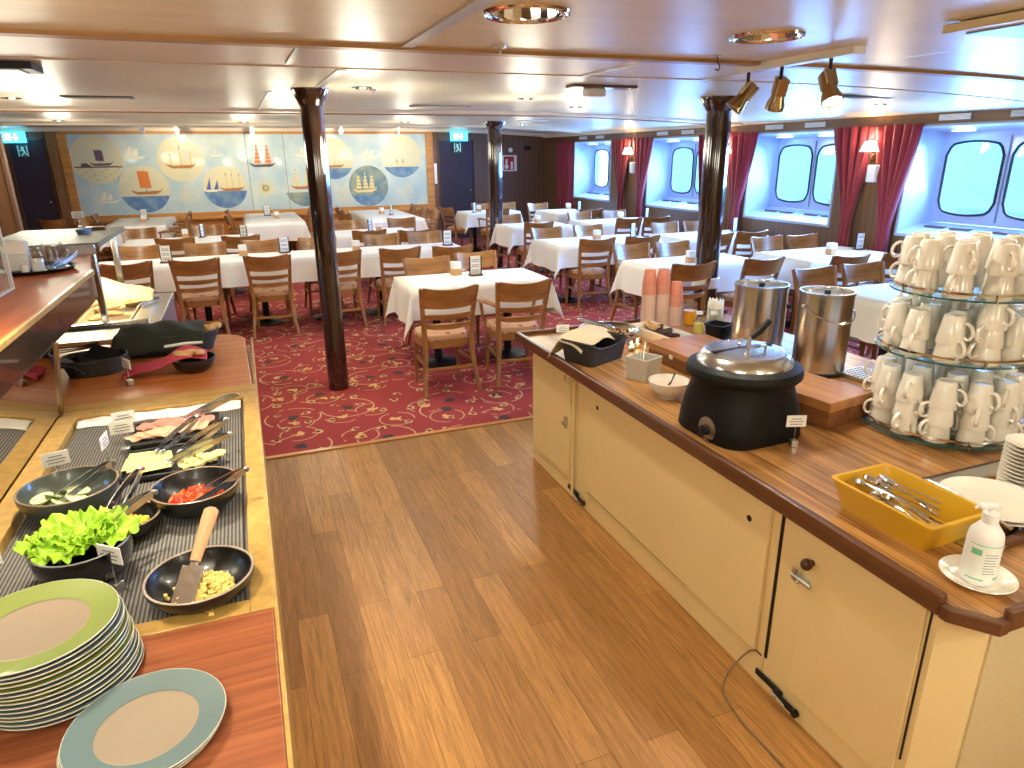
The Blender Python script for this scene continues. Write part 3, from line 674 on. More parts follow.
# hook, sprinklers, detector, vents
t = thing('ceiling_hook', 'small dark hook screwed into the ceiling beside the track spotlights', 'hook', (2.22, 2.98, cz(2.2, 3)))
MB().lathe([(.022, 0), (.022, -.006), (0, -.006)], 16).build('hook_plate', M_STEELH, t); MB().tube([(0, 0, -.006), (0, 0, -.03), (.012, 0, -.04), (.018, 0, -.055), (.008, 0, -.068), (-.008, 0, -.062)], .003, 6).build('hook_wire', M_BLACK, t)
for x, y, l in [(1.11, 2.99, 'small round sprinkler head left of the large chrome downlight'), (1.0, 5.35, 'small sprinkler head in the ceiling right of the left pillar'), (4.18, 2.75, 'small sprinkler head in the ceiling right of the track spotlights')]:
    t = thing('sprinkler_head', l, 'sprinkler', (x, y, cz(x, y))); MB().lathe([(.028, 0), (.024, -.012), (.010, -.016)], 16).build('sprinkler_cup', M_STEELH, t); MB().cyl((0, 0, -.01), (0, 0, -.035), .006).build('sprinkler_bulb', M_STEELH, t)
t = thing('smoke_detector', 'cream smoke detector on a wooden ceiling plate before the right pillar', 'smoke detector', (2.45, 4.62, cz(2.45, 4.62)))
MB().box(-.22, .28, -.07, .07, -.02, .0).build('mounting_plate', M_DKWOOD, t, bev=.003); MB().box(-.10, .04, -.05, .05, -.075, -.02).build('detector_body', M_WPLAST, t, bev=.01)
t = thing('air_hatch', 'cream rectangular air hatch in the ceiling at the top right', 'ceiling hatch', (2.74, 1.78, cz(2.7, 1.7) - .004))
MB().box(-.30, .30, -.20, .20, -.03, .0).build('hatch_frame', M_CEILN, t, bev=.004); MB().box(-.24, .24, -.15, .15, -.036, -.028).build('hatch_grille', mat('blue_grey_grille', rgb(150, 160, 176), .4), t)
t = thing('air_hatch', 'dark steel air hatch in the ceiling at the upper left corner', 'ceiling hatch', (-1.06, 4.30, cz(-1, 4.3)))
MB().box(-.28, .20, -.12, .12, -.035, .0).build('hatch_frame', M_BLACK, t, bev=.004); MB().box(-.26, .14, -.10, .10, -.042, -.033).build('hatch_louvre', M_STEELH, t)
for x, y, wd, l in [(2.0, 7.15, .30, 'slim dark ceiling vent halfway to the mural'), (-.95, 6.6, .25, 'slim grey ceiling vent over the left tables'), (4.9, 4.6, .28, 'slim grey ceiling vent near the side windows'), (4.3, 10.2, .22, 'slim white ceiling vent before the far pillar')]:
    t = thing('ceiling_vent', l, 'ceiling vent', (x, y, cz(x, y))); MB().box(-wd, wd, -.08, .08, -.014, 0).build('vent_plate', M_GREYPL if 'dark' in l or 'grey' in l else M_WPLAST, t, bev=.003)
    MB().box(-wd + .03, wd - .03, -.05, .05, -.02, -.013).build('vent_slot', M_STEELH, t)
# picture spots over the mural
sp = [(-1.45, 14.0), (-.9, 14.0), (.35, 14.0), (1.95, 14.0), (3.05, 14.0)]
def mural_spot():
    t = thing('picture_spotlight', '', 'spotlight')
    MB().lathe([(.035, 0), (.03, -.02), (0, -.02)], 14).build('spot_base', M_WPLAST, t)
    MB().cyl((0, 0, -.02), (0, .02, -.06), .01, n=8).build('spot_stem', M_WPLAST, t)
    MB().cyl((0, -.03, -.055), (0, .07, -.095), .036, .045, n=16).build('spot_head', M_WPLAST, t)
    MB().cyl((0, .071, -.096), (0, .075, -.098), .034, n=16).build('spot_lens', M_BULB, t)
    return t
MS = Maker(mural_spot())
for (x, y), nm in zip(sp, ('leftmost', 'second from the left', 'middle', 'second from the right', 'rightmost')):
    MS('small white picture spotlight over the mural, %s of the five' % nm, (x, y, cz(x, y)), group='spotlights over the mural')
for x in (-.97, 1.9, 3.3, .4):
    s = add_light('picture_lamp', 'SPOT', (x, 13.5, 2.2), 38, size=.04, spot=1.8, blend=.9, color=(1, .84, .56)); aim(s, (x, 14.97, 1.62))
# exit signs
for x, l in ((-3.53, 'left'), (4.50, 'right')):
    t = thing('exit_sign', 'lit cyan exit sign hanging above the %s dark door' % l, 'exit sign', (x, 14.7, 2.19))
    MB().box(-.19, .19, -.02, .02, -.10, .08).build('sign_box', M_EXIT, t, bev=.004)
    m = MB(); m.box(-.12, -.02, -.025, -.021, -.06, .05).box(.03, .06, -.025, -.021, -.01, .05); m.prism([(.0, 0), (.09, 0), (.045, -.06)], 0, .004, M=Matrix.Translation((0, -.021, -.01)) @ Matrix.Rotation(PI / 2, 4, 'X')); m.build('pictogram', M_EXITW, t)
    MB().cyl((0, 0, .08), (0, 0, .17), .008).build('hanger', M_WPLAST, t)
    t = thing('door_sign', 'small green and white running-man sign on the %s dark door' % l, 'sign', (x + .04, 14.975, 1.96))
    MB().box(-.085, .085, -.004, .004, -.10, .10).build('sign_plate', M_SIGNG, t)
    m = MB().box(-.075, -.06, -.008, -.004, -.09, .09).box(.06, .075, -.008, -.004, -.09, .09).box(-.02, .02, -.008, -.004, .03, .07)
    m.cyl((0, -.006, .03), (.02, -.006, -.02), .016, n=6).cyl((.02, -.006, -.02), (-.03, -.006, -.08), .010, n=6).cyl((.02, -.006, -.02), (.045, -.006, -.07), .010, n=6).cyl((0, -.006, .02), (-.045, -.006, 0), .008, n=6)
    m.build('pictogram', M_PAPER, t)
t = thing('fire_sign', 'red and white fire alarm sign on the end wall beside the far pillar', 'sign', (5.76, 14.985, 1.62))
MB().box(-.17, .17, -.004, .004, -.17, .17).build('sign_plate', M_PAPER, t, bev=.002); MB().box(-.145, .10, -.008, -.004, -.145, .145).build('sign_field', M_SIGNR, t)
MB().cyl((-.08, -.009, -.10), (-.08, -.009, .09), .025, n=8).lathe([(0, 0), (.05, 0)], 16, M=Matrix.Translation((-.08, -.010, -.07)) @ Matrix.Rotation(PI / 2, 4, 'X')).box(.02, .07, -.010, -.008, -.13, .03).build('pictogram', M_PAPER, t)
t = thing('alarm_button', 'small round white fitting above the fire alarm sign', 'alarm', (5.78, 14.99, 1.90)); MB().lathe([(.05, 0), (.045, .025), (0, .03)], 20, M=Matrix.Rotation(PI / 2, 4, 'X')).build('button_cap', M_WPLAST, t)
t = thing('wall_plaque', 'small dark plaque on the panelled end wall near the far corner', 'plaque', (6.2, 14.99, 1.94)); MB().box(-.08, .08, -.008, .004, -.05, .05).build('plaque_plate', M_BLACK, t); 
t = thing('notice_strip', 'narrow white notice beside the mural frame', 'notice', (4.02, 14.94, 1.50)); MB().box(-.03, .03, -.003, .003, -.28, .14).build('notice_sheet', M_PAPER, t)

# ------------------------------------------------------------------ the mural
mu = thing('mural', 'long pale blue mural of sailing ships in round scenes on the end wall', 'mural', (0, YB - .02, 0))
MB().box(-2.78, 3.83, -.01, .03, .80, 2.24).build('painted_panel', M_MURAL, mu, smooth=False)
f = MB().box(-2.93, 3.98, -.05, .02, 2.24, 2.335).box(-2.93, 3.98, -.05, .02, .715, .80).box(-2.93, -2.78, -.05, .02, .80, 2.24).box(3.83, 3.98, -.05, .02, .80, 2.24)
f.build('frame', wood('oak_mural_frame', rgb(204, 144, 74), rgb(176, 116, 54), 'X', 5, .4), mu, bev=.008)
for x in (.22, .93): MB().box(x - .004, x + .004, -.014, -.009, .8, 2.24).build('panel_joint', M_PDARK, mu)
RX = Matrix.Rotation(PI / 2, 4, 'X')
def poly(parent, name, pts, x, z, s, mt, d=.004, y=-.016):
    m = MB(); m.prism([(p[0] * s, p[1] * s) for p in pts], 0, d, M=Matrix.Translation((x, y, z)) @ RX); return m.build(name, mt, parent, smooth=False)
def disc(x, z, r, sky, sea, lvl=-.35):
    dpart = MB(); dpart.prism(circle(0, 0, r, 48), 0, .003, M=Matrix.Translation((x, -.0105, z)) @ RX); d = dpart.build('round_scene', sky, mu, smooth=False)
    if sea:
        a0 = math.asin(lvl); n = 24; pts = [(r * math.cos(-PI - a0 + (PI + 2 * a0) * k / n), r * math.sin(-PI - a0 + (PI + 2 * a0) * k / n)) for k in range(n + 1)]
        poly(d, 'painted_sea', pts, x, z, 1, sea, .002, -.0135)
    return d
HULL = [(-1, .18), (-.85, 0), (-.6, -.14), (.55, -.14), (.8, 0), (1.0, .28), (.78, .10), (-.6, .04)]
def ship(par, x, z, s, hull, sail, masts, kind='square'):
    poly(par, 'painted_hull', HULL, x, z, s, hull)
    for mx, mh, sc in masts:
        poly(par, 'painted_mast', [(mx - .02, 0), (mx + .02, 0), (mx + .02, mh), (mx - .02, mh)], x, z, s, M_PDARK, .002)
        if kind == 'square':
            k = 0; hh = .16
            while hh < mh - .15:
                wdt = .27 * sc * (1 - .2 * k); hgt = .26 * sc
                poly(par, 'painted_sail', [(mx - wdt, hh), (mx + wdt * 1.1, hh), (mx + wdt * .85, hh + hgt), (mx - wdt * .8, hh + hgt)], x, z, s, sail, .003); hh += hgt + .05; k += 1
        elif kind == 'one':
            poly(par, 'painted_sail', [(mx - .34, .30), (mx + .34, .26), (mx + .28, mh - .1), (mx - .40, mh - .06)], x, z, s, sail, .003)
        elif kind == 'tri':
            poly(par, 'painted_sail', [(mx - .5, .12), (mx + .02, .12), (mx + .02, mh - .05)], x, z, s, sail, .003)
d = disc(-2.37, 1.80, .43, M_MEDSKY, None); ship(d, -2.30, 1.72, .20, M_PPURPLE, M_PPURPLE, [(-.1, 1.3, 1)], 'one')
poly(d, 'painted_shore', [(-2.0, 0), (1.9, -.02), (1.9, .08), (1.2, .12), (-.6, .1), (-1.0, .4), (-1.4, .38), (-1.5, .1), (-2.0, .12)], -2.35, 1.66, .20, M_PDARK, .002, -.0135)
for q in range(16): poly(d, 'painted_ripple', [(0, 0), (.5, .02), (.3, .1)], -2.72 + (q * 37 % 70) / 100, 1.62 - (q % 5) * .045, .12, M_PDARK, .002, -.0135)
d = disc(-1.67, 1.26, .43, M_MEDSKY, M_MEDSEA, -.30); ship(d, -1.63, 1.20, .28, M_PBROWN, M_PORANGE, [(-.05, 1.45, 1)], 'one')
d = disc(-.97, 1.78, .41, M_MEDSKY, None); ship(d, -.97, 1.66, .27, M_PBROWN, M_PCREAM, [(-.65, .85, .5), (0, 1.4, .55), (.65, .9, .5)])
d = disc(-.25, 1.26, .40, M_MEDSKY, M_MEDSEA, -.18); ship(d, -.12, 1.22, .24, M_PBROWN, M_PCREAM, [(-.4, 1.3, .5), (.05, 1.5, .5), (.6, 1.2, .5)]); ship(d, -.50, 1.20, .16, M_PWHITE, M_PBLUE, [(-.1, 1.6, 1), (.75, 1.3, 1)], 'tri')
d = disc(1.26, 1.24, .40, M_MURAL, M_MEDGREY, -.3); ship(d, 1.24, 1.22, .26, M_PBROWN, M_PCREAM, [(-.55, 1.4, .9), (.3, 1.4, .9)])
d = disc(1.88, 1.76, .40, M_MEDSKY, M_MEDSEA, -.45); ship(d, 1.9, 1.62, .2, M_PBROWN, M_PCREAM, [(0, .8, .6)])
d = disc(2.56, 1.21, .41, M_MEDGREY, M_MEDSEA, -.45); ship(d, 2.48, 1.12, .26, M_PCREAM, M_PCREAM, [(-.5, 1.2, .8), (.05, 1.4, .8), (.55, 1.2, .8)])
d = disc(3.29, 1.80, .43, M_MEDSKY, M_MEDSEA, -.5); ship(d, 3.25, 1.64, .22, M_PCREAM, M_PBROWN, [(-.3, .5, .3), (.3, .5, .3)])
ship(mu, .50, 1.66, .26, M_PDARK, M_PORANGE, [(-.35, 1.4, .85), (.4, 1.4, .85)])
# faint white sketches between the scenes
for x, z, s, k in [(-1.75, 1.83, .22, 'tri'), (-.32, 1.85, .14, 'square'), (1.30, 1.84, .18, 'square'), (2.62, 1.78, .2, 'tri'), (-2.3, 1.05, .2, 'tri')]: ship(mu, x, z, s, M_PWHITE, M_PWHITE, [(-.2, 1.1, .6), (.3, .9, .5)], k)
m = MB()
for q in range(16):
    a = q * PI / 8; r = .22 if q % 2 == 0 else .14
    m.prism([(r * math.cos(a), r * math.sin(a)), (.04 * math.cos(a + .5), .04 * math.sin(a + .5)), (.04 * math.cos(a - .5), .04 * math.sin(a - .5))], 0, .003, M=Matrix.Translation((.50, -.011, 1.22)) @ RX)
m.build('painted_compass_rose', M_PCREAM, mu, smooth=False)
for x, z in ((-.97, 1.10), (2.02, 1.0), (3.4, 1.08)):
    m = MB()
    for a in (-.35, -.12, .12, .35): m.cyl((x, -.012, z + .2), (x + a * .42, -.012, z - .12), .005, n=4)
    for k in (.0, .5, 1.0): m.cyl((x - .16 * (1 - k * .6), -.012, z - .12 + k * .16), (x + .16 * (1 - k * .6), -.012, z - .12 + k * .16), .005, n=4)
    m.build('painted_sextant', M_PCREAM, mu)

# ================================================================== chairs, tables and cloths
def make_chair(arms=False):
    t = thing('dining_chair', '', 'chair')
    # seat with rounded front, upholstered
    n = 28; out = []
    for k in range(n):
        a = 2 * PI * k / n; c, s_ = math.cos(a), math.sin(a); e = .42
        x = .205 * math.copysign(abs(c) ** e, c); y = .195 * math.copysign(abs(s_) ** e, s_)
        if y < 0: x *= .90
        out.append((x, y + .01))
    m = MB(); rings = []
    for f, z in ((.93, .415), (1.0, .425), (1.0, .445), (.95, .465), (.75, .478), (.35, .483)): rings.append([(p[0] * f, (p[1] - .01) * f + .01, z) for p in out])
    m.loft(rings); m.build('seat', M_SEAT, t)
    m = MB(); m.loft([[(p[0] * 1.0, p[1], z) for p in out] for z in (.365, .42)], cap=True); m.build('seat_frame', M_CHAIR, t)
    for sx in (-1, 1):
        # rear leg: one curved upright from floor to top rail
        pts = [(sx * .225, -.275, 0), (sx * .205, -.225, .16), (sx * .19, -.19, .32), (sx * .188, -.185, .46), (sx * .195, -.20, .60), (sx * .208, -.235, .74), (sx * .222, -.275, .862)]
        m = MB(); m.tube(pts, [.020, .023, .027, .027, .024, .022, .018], 4, up=(0, 1, 0)); m.build('leg', M_CHAIRV, t, bev=.004)
        m = MB(); m.tube([(sx * .185, .185, 0), (sx * .178, .175, .22), (sx * .175, .17, .42)], [.017, .021, .026], 4, up=(0, 1, 0)); m.build('leg', M_CHAIRV, t, bev=.004)
    # curved top board and two slats
    def slat(z0, z1, th, hw, name, dip=0.0, yb=0):
        m = MB(); rings = []
        K = 12
        for k in range(K + 1):
            u = -1 + 2 * k / K; x = hw * u; bow = -.045 * (1 - u * u)
            def yy(z): return -.185 - .30 * max(0, z - .46) ** 1.25 + bow + yb
            zt = z1 - dip * (1 - u * u); zb = z0 - .012 * (1 - u * u)
            rings.append([(x, yy(zb) - th, zb), (x, yy(zb) + th, zb), (x, yy(zt) + th, zt), (x, yy(zt) - th, zt)])
        m.loft(rings); m.build(name, M_CHAIR, t, bev=.004)
    slat(.705, .868, .011, .205, 'backrest', .022)
    slat(.615, .650, .009, .19, 'slat', 0)
    slat(.535, .570, .009, .185, 'slat', 0)
    m = MB().box(-.19, .19, -.215, -.195, .19, .215); m.build('stretcher', M_CHAIR, t, bev=.003)
    for sx in (-1, 1): MB().tube([(sx * .20, -.20, .235), (sx * .178, .17, .235)], .014, 4, up=(0, 0, 1)).build('stretcher', M_CHAIR, t)
    if arms:
        for sx in (-1, 1):
            MB().tube([(sx * .20, -.22, .66), (sx * .25, -.08, .67), (sx * .262, .08, .66), (sx * .245, .17, .645)], [.016, .020, .022, .018], 6, sy=1.4).build('armrest', M_CHAIR, t)
            MB().tube([(sx * .19, .16, .42), (sx * .225, .155, .52), (sx * .245, .14, .65)], [.019, .017, .016], 4).build('arm_support', M_CHAIR, t)
    return t
CH = Maker(make_chair()); CHA = Maker(make_chair(True))
ROT = {'n': 0, 'f': PI, 'l': -PI / 2, 'r': PI / 2}
def chair(label, x, y, side, group, arms=False, jit=0.0):
    a = ROT[side] + jit; off = .235       # x, y is the middle of the top rail
    fx, fy = -math.sin(a), math.cos(a)
    return (CHA if arms else CH)(label, (x + fx * off, y + fy * off, .004), a, group)
def cloth_mesh(w, d, ends=(.30, .30, .30, .30), seed=0):     # overhangs: -x, +x, -y, +y
    rnd = random.Random(seed)
    def axis(h, a, b, n):
        return [-h - a * (1 - k / 6) for k in range(6)] + [-h + 2 * h * k / n for k in range(n + 1)] + [h + b * k / 6 for k in range(1, 7)]
    X = axis(w / 2, ends[0], ends[1], max(8, int(w / .09))); Y = axis(d / 2, ends[2], ends[3], max(8, int(d / .09)))
    p1, p2, p3 = rnd.random() * 6, rnd.random() * 6, rnd.random() * 6
    m = MB(); V = []
    for x in X:
        row = []
        for y in Y:
            ex = x - max(-w / 2, min(w / 2, x)); ey = y - max(-d / 2, min(d / 2, y)); r = math.hypot(ex, ey)
            bx, by = x - ex, y - ey
            if r < 1e-6: row.append(m.bm.verts.new((x, y, .0015 * math.sin(x * 7 + p1) * math.sin(y * 9 + p2)))); continue
            c = 2 * abs(ex * ey) / (r * r); dx, dy = ex / r, ey / r
            o_ = .006 + .045 * r + c * .26 * r
            s_ = bx if abs(ey) > abs(ex) else by
            wv = .018 * (r / .3) * (math.sin(s_ * 13 + p3) + .5 * math.sin(s_ * 29 + p1)) * (1 - .6 * c)
            row.append(m.bm.verts.new((bx + dx * (o_ + wv), by + dy * (o_ + wv), -r * (1 - .03 * c) - .0)))
        V.append(row)
    for i in range(len(X) - 1):
        for j in range(len(Y) - 1): m.bm.faces.new((V[i][j], V[i + 1][j], V[i + 1][j + 1], V[i][j + 1]))
    return m
def make_table(w, d, name='dining_table'):
    t = thing(name, '', 'table')
    MB().box(-w / 2, w / 2, -d / 2, d / 2, .715, .745).build('tabletop', M_DKWOOD, t, bev=.004)
    ps = [(-w * .27, 0), (w * .27, 0)] if w > d else [(0, -d * .27), (0, d * .27)]
    for px, py in ps:
        MB().cyl((px, py, .02), (px, py, .715), .036, n=16).lathe([(.19, 0), (.19, .012), (.05, .035), (.036, .05)], 24, (px, py, 0)).build('pedestal', M_BLACK, t)
    return t
def table(desc, x0, x1, y0, y1, ends=(.30, .30, .30, .30)):
    w, d = x1 - x0, y1 - y0; ends = tuple(min(e_, .33 if (w > d) == (i_ < 2) else .255) for i_, e_ in enumerate(ends)); c = ((x0 + x1) / 2, (y0 + y1) / 2)
    t = make_table(w, d); t['label'] = 'black pedestal dining table under the cloth of ' + desc; t['group'] = 'pedestal tables of the dining room'; t.location = (c[0], c[1], .004)
    o = cloth_mesh(w + .006, d + .006, ends, seed=int(abs(x0 * 100 + y0 * 10))).build('tablecloth', M_CLOTH, ang=180); o.location = (c[0], c[1], .7525)
    tag(o, 'white tablecloth of ' + desc, 'tablecloth', 'white tablecloths'); return t
G = 'wooden dining chairs'
TD = {
 'T1': ('the front table nearest the buffet', 1.22, 2.48, 5.46, 6.16, (.33, .31, .3, .3), [('n', 1.38, 4.93), ('n', 1.99, 4.93, 1, -.05), ('f', 1.61, 6.45), ('f', 2.17, 6.62, 1, .08)]),
 'T3a': ('the long row, left table', -1.5, -.19, 7.78, 8.47, (.3, .0, .3, .3), [('n', -1.11, 7.44, 0, .1), ('n', -.50, 7.41), ('f', -1.16, 8.80), ('f', -.46, 8.78)]),
 'T3b': ('the long row, middle table', -.19, 1.12, 7.78, 8.47, (.0, .0, .3, .3), [('n', .18, 7.40, 0, -.04), ('n', .90, 7.42), ('f', .17, 8.78), ('f', .82, 8.78)]),
 'T3c': ('the long row, right table', 1.12, 2.43, 7.78, 8.47, (.0, .3, .3, .3), [('n', 1.54, 7.38, 0, .05), ('n', 2.11, 7.30), ('f', 1.61, 8.76), ('f', 2.18, 8.78)]),
 'T6': ('the second row, left table', -1.5, .10, 9.88, 10.72, (.3, .3, .3, .3), [('n', -.83, 9.60, 0, -.08), ('n', -.06, 9.50), ('f', -1.42, 11.15, 0, .1), ('f', -.52, 11.2)]),
 'T7': ('the second row, right table', 1.0, 2.27, 9.82, 10.62, (.3, .3, .3, .3), [('n', 1.56, 9.40), ('n', 2.13, 9.15, 0, -.06), ('f', 1.49, 11.05), ('f', 2.36, 10.98)]),
 'T8': ('the left lengthwise mural table', -2.15, -1.22, 12.8, 14.75, (.3, .3, .3, .05), [('r', -.92, 12.9, 1), ('r', -.96, 14.2, 1), ('l', -2.45, 14.4), ('l', -2.48, 13.4)]),
 'T9': ('the middle lengthwise mural table', .03, .98, 12.3, 14.7, (.3, .3, .3, .05), [('l', -.22, 13.1), ('l', -.22, 14.2), ('r', 1.22, 12.5), ('r', 1.24, 13.3), ('r', 1.22, 14.2)]),
 'T10': ('the right lengthwise mural table', 2.04, 2.98, 12.0, 14.5, (.3, .3, .3, .05), [('l', 1.78, 12.5), ('l', 1.78, 13.3), ('l', 1.80, 14.1), ('r', 3.26, 12.35, 1), ('r', 3.24, 13.1), ('r', 3.24, 14.0)]),
 'T11': ('the table by the right dark door', 3.98, 5.05, 12.6, 13.3, (.3, .3, .3, .3), [('l', 3.68, 12.95, 0, .3), ('n', 4.4, 12.12, 1), ('f', 4.62, 13.62), ('f', 5.12, 13.6)]),
 'T12': ('the table right of the far pillar', 3.75, 4.75, 9.68, 10.42, (.3, .3, .3, .3), [('n', 4.03, 9.35), ('f', 4.09, 10.72)]),
 'T13': ('the far corner table', 5.45, 6.18, 11.7, 12.75, (.3, .3, .3, .3), [('f', 5.62, 13.05), ('n', 5.86, 11.22, 1)]),
 'T14': ('the table under the third window', 5.05, 6.35, 9.66, 10.42, (.3, .1, .3, .3), [('f', 5.41, 10.72), ('f', 6.08, 10.72), ('n', 5.54, 9.34), ('n', 6.0, 9.30)]),
 'T2': ('the table left of the right pillar', 3.47, 4.9, 7.42, 8.24, (.3, .3, .3, .3), [('f', 3.80, 8.52), ('f', 4.45, 8.55), ('n', 3.84, 7.18), ('n', 4.44, 7.16)]),
 'T15': ('the table under the second window', 5.14, 6.45, 7.28, 8.08, (.3, .05, .3, .3), [('f', 5.60, 8.40), ('f', 6.14, 8.40), ('n', 5.42, 7.02), ('n', 5.92, 7.0)]),
 'T5': ('the table behind the right pillar', 3.6, 4.86, 5.44, 6.16, (.3, .3, .3, .3), [('f', 3.90, 6.46), ('f', 4.43, 6.46), ('n', 3.73, 5.14), ('n', 4.50, 5.12)]),
 'T16': ('the table under the nearest side window', 5.2, 6.45, 5.24, 6.06, (.3, .05, .3, .3), [('f', 5.66, 6.38), ('f', 6.15, 6.34), ('n', 5.35, 4.92, 1), ('n', 5.93, 4.86, 1)]),
 'T17': ('the table behind the mug stand', 4.24, 5.5, 3.3, 4.10, (.3, .3, .3, .3), [('f', 4.46, 4.40), ('f', 5.02, 4.42, 0, -.06)]),
}
SIDE = {'n': 'near', 'f': 'far', 'l': 'left', 'r': 'right'}
ORDER = {1: [''], 2: ['left one', 'right one'], 3: ['first', 'second', 'third']}
for key, (desc, x0, x1, y0, y1, ends, chs) in TD.items():
    table(desc, x0, x1, y0, y1, ends)
    cnt = {}
    for c in chs: cnt[c[0]] = cnt.get(c[0], 0) + 1
    seen = {}
    for c in chs:
        sd = c[0]; i = seen.get(sd, 0); seen[sd] = i + 1
        if sd in 'lr': w_ = {1: [''], 2: ['nearer one', 'farther one'] if chs[0][2] < 14 else ['nearer one', 'farther one'], 3: ['nearest', 'middle', 'farthest']}[cnt[sd]][i]
        else: w_ = ORDER[cnt[sd]][i]
        l = 'wooden %s on the %s side of %s%s' % ('armchair' if len(c) > 3 and c[3] else 'chair', SIDE[sd], desc, (', ' + w_) if w_ else '')
        chair(l, c[1], c[2], sd, G, arms=bool(len(c) > 3 and c[3]), jit=c[4] if len(c) > 4 else random.uniform(-.03, .03))
# one chair by the left dark door
chair('wooden chair standing alone by the left dark door', -2.97, 13.6, 'n', G, jit=-.5)

# napkin cubes and menu stands
def make_cube():
    t = thing('napkin_holder', '', 'napkin holder')
    MB().box(-.042, .042, -.042, .042, 0, .055).build('wooden_block', mat('pale_beech_block', rgb(206, 160, 108), .5), t, bev=.003)
    MB().box(-.040, .040, -.040, .040, .055, .118).build('napkin_pack', M_PAPER, t, bev=.006)
    return t
def make_menu():
    t = thing('menu_stand', '', 'menu')
    MB().box(-.062, .062, -.035, .035, 0, .014).build('stand_base', M_DKWOOD, t, bev=.002)
    for sx in (-1, 1): MB().box(sx * .054 - .004, sx * .054 + .004, -.006, .006, .014, .175).build('stand_side', M_BLACK, t)
    c = MB().box(-.05, .05, -.002, .002, .014, .178).build('menu_card', M_PAPER, t)
    m = MB()
    for q in range(8):
        if q in (2, 5): continue
        m.box(-.036, .036, -.0035, -.002, .03 + q * .016, .036 + q * .016)
    m.build('printed_lines', M_INK, c)
    return t
CB = Maker(make_cube()); MN = Maker(make_menu())
CUBES = [(1.77, 6.02, 'the front table'), (-.05, 8.30, 'the long row, left of the left pillar'), (1.19, 8.14, 'the long row, right of the left pillar'), (-.78, 10.6, 'the second row, left table'), (1.86, 10.3, 'the second row, right table'),
         (-1.62, 13.6, 'the left lengthwise table'), (.57, 13.3, 'the middle lengthwise table'), (2.48, 13.3, 'the right lengthwise table'), (4.43, 10.3, 'the table right of the far pillar'), (6.06, 12.55, 'the far corner table'),
         (4.22, 7.88, 'the table left of the right pillar'), (5.92, 10.25, 'the table under the third window'), (4.13, 5.72, 'the table partly hidden by the right pillar'), (5.81, 5.58, 'the table under the nearest window'), (4.3, 12.9, 'the table before the right dark door')]
for x, y, d in CUBES: CB('white napkins in a wooden block on ' + d, (x, y, .756), random.uniform(-.2, .2), 'napkin holders on the tables')
MENUS = [(1.92, 5.90, .05, 'the front table'), (.40, 8.32, .3, 'the long row, just left of the left pillar'), (2.30, 8.14, .1, 'the right end of the long row'), (-.81, 8.05, -.15, 'the left table of the long row'),
         (-.56, 10.55, 1.2, 'the second row, left table'), (-.02, 10.12, -.7, 'the second row, left table right end'), (1.72, 10.22, .9, 'the second row, right table'), (-1.67, 14.2, .0, 'the left lengthwise table'), (.44, 14.0, .1, 'the middle lengthwise table'),
         (2.60, 13.0, 1.1, 'the right lengthwise table'), (4.74, 7.86, .5, 'the table left of the right pillar'), (6.28, 10.0, .6, 'the table under the third window'), (6.36, 5.72, -.05, 'the table under the nearest window, by the curtain'), (6.36, 7.85, .4, 'the table under the second window'), (6.08, 12.1, .6, 'the far corner table'), (4.16, 12.75, .9, 'the table before the right dark door')]
for x, y, r, d in MENUS: MN('dark wooden menu stand on ' + d, (x, y, .756), r, 'menu stands on the tables')

# ================================================================== right-hand counter
CZ = 0.77
XC = 1.51
cabs = [('far', 2.975, 3.58), ('mid', 1.50, 2.975), ('near', .88, 1.50)]
def gap_rect(m, y0, y1, z0, z1, x=XC - .001, w=.005, d=.003):      # dark shadow joint round a door
    for a in ((y0, y0 + w, z0, z1), (y1 - w, y1, z0, z1), (y0, y1, z0, z0 + w), (y0, y1, z1 - w, z1)): m.box(x - d, x + .002, a[0], a[1], a[2], a[3])
t = thing('base_cabinet', 'cream cabinet with one narrow door at the far end of the right counter', 'cabinet', group=None)
MB().box(XC, 2.9, 2.975, 3.58, 0.0, .735).build('cabinet_body', M_CREAM, t, smooth=False)
d = MB().box(XC - .012, XC, 3.05, 3.52, .10, .70).build('door', M_CREAM, t, bev=.003)
k = MB().box(XC - .020, XC - .012, 3.075, 3.10, .385, .455).cyl((XC - .02, 3.088, .42), (XC - .038, 3.088, .42), .011, n=12); k.build('latch', M_STEELH, d)
MB().box(XC - .016, XC - .012, 2.985, 3.01, .02, .70).build('trim_strip', M_CREAM, t)
MB().tube([(XC - .02, 2.99, .69), (XC - .035, 3.02, .665), (XC - .035, 3.07, .665), (XC - .02, 3.09, .69)], .003).build('wire_loop', M_STEELH, t)
t = thing('base_cabinet', 'cream middle cabinet with a wide sliding panel under the right counter', 'cabinet')
MB().box(XC, 2.9, 1.50, 2.972, 0.0, .735).build('cabinet_body', M_CREAM, t, smooth=False)
d = MB().box(XC - .014, XC, 1.535, 2.835, .125, .715).build('sliding_panel', M_CREAM, t, bev=.003)
for y, z in ((2.737, .625), (1.63, .605)):
    MB().lathe([(.0, .0005), (.011, .0005), (.012, .002), (.009, .0021), (0, .002)], 20, M=Matrix.Translation((XC - .0135, y, z)) @ Matrix.Rotation(-PI / 2, 4, 'Y')).build('finger_hole', M_BLACK, d)
MB().box(XC - .003, XC + .001, 2.836, 2.846, .115, .715).box(XC - .003, XC + .001, 1.95, 2.84, .112, .122).box(XC - .003, XC + .001, 1.51, 1.95, .117, .121).build('shadow_joint', M_BLACK, t)
t = thing('base_cabinet', 'cream near cabinet with a latched door at the chamfered end of the counter', 'cabinet')
MB().prism([(XC, 1.497), (XC, .945), (1.585, .875), (2.9, .875), (2.9, 1.497)], 0, .735).build('cabinet_body', [M_CREAM], t, smooth=False)
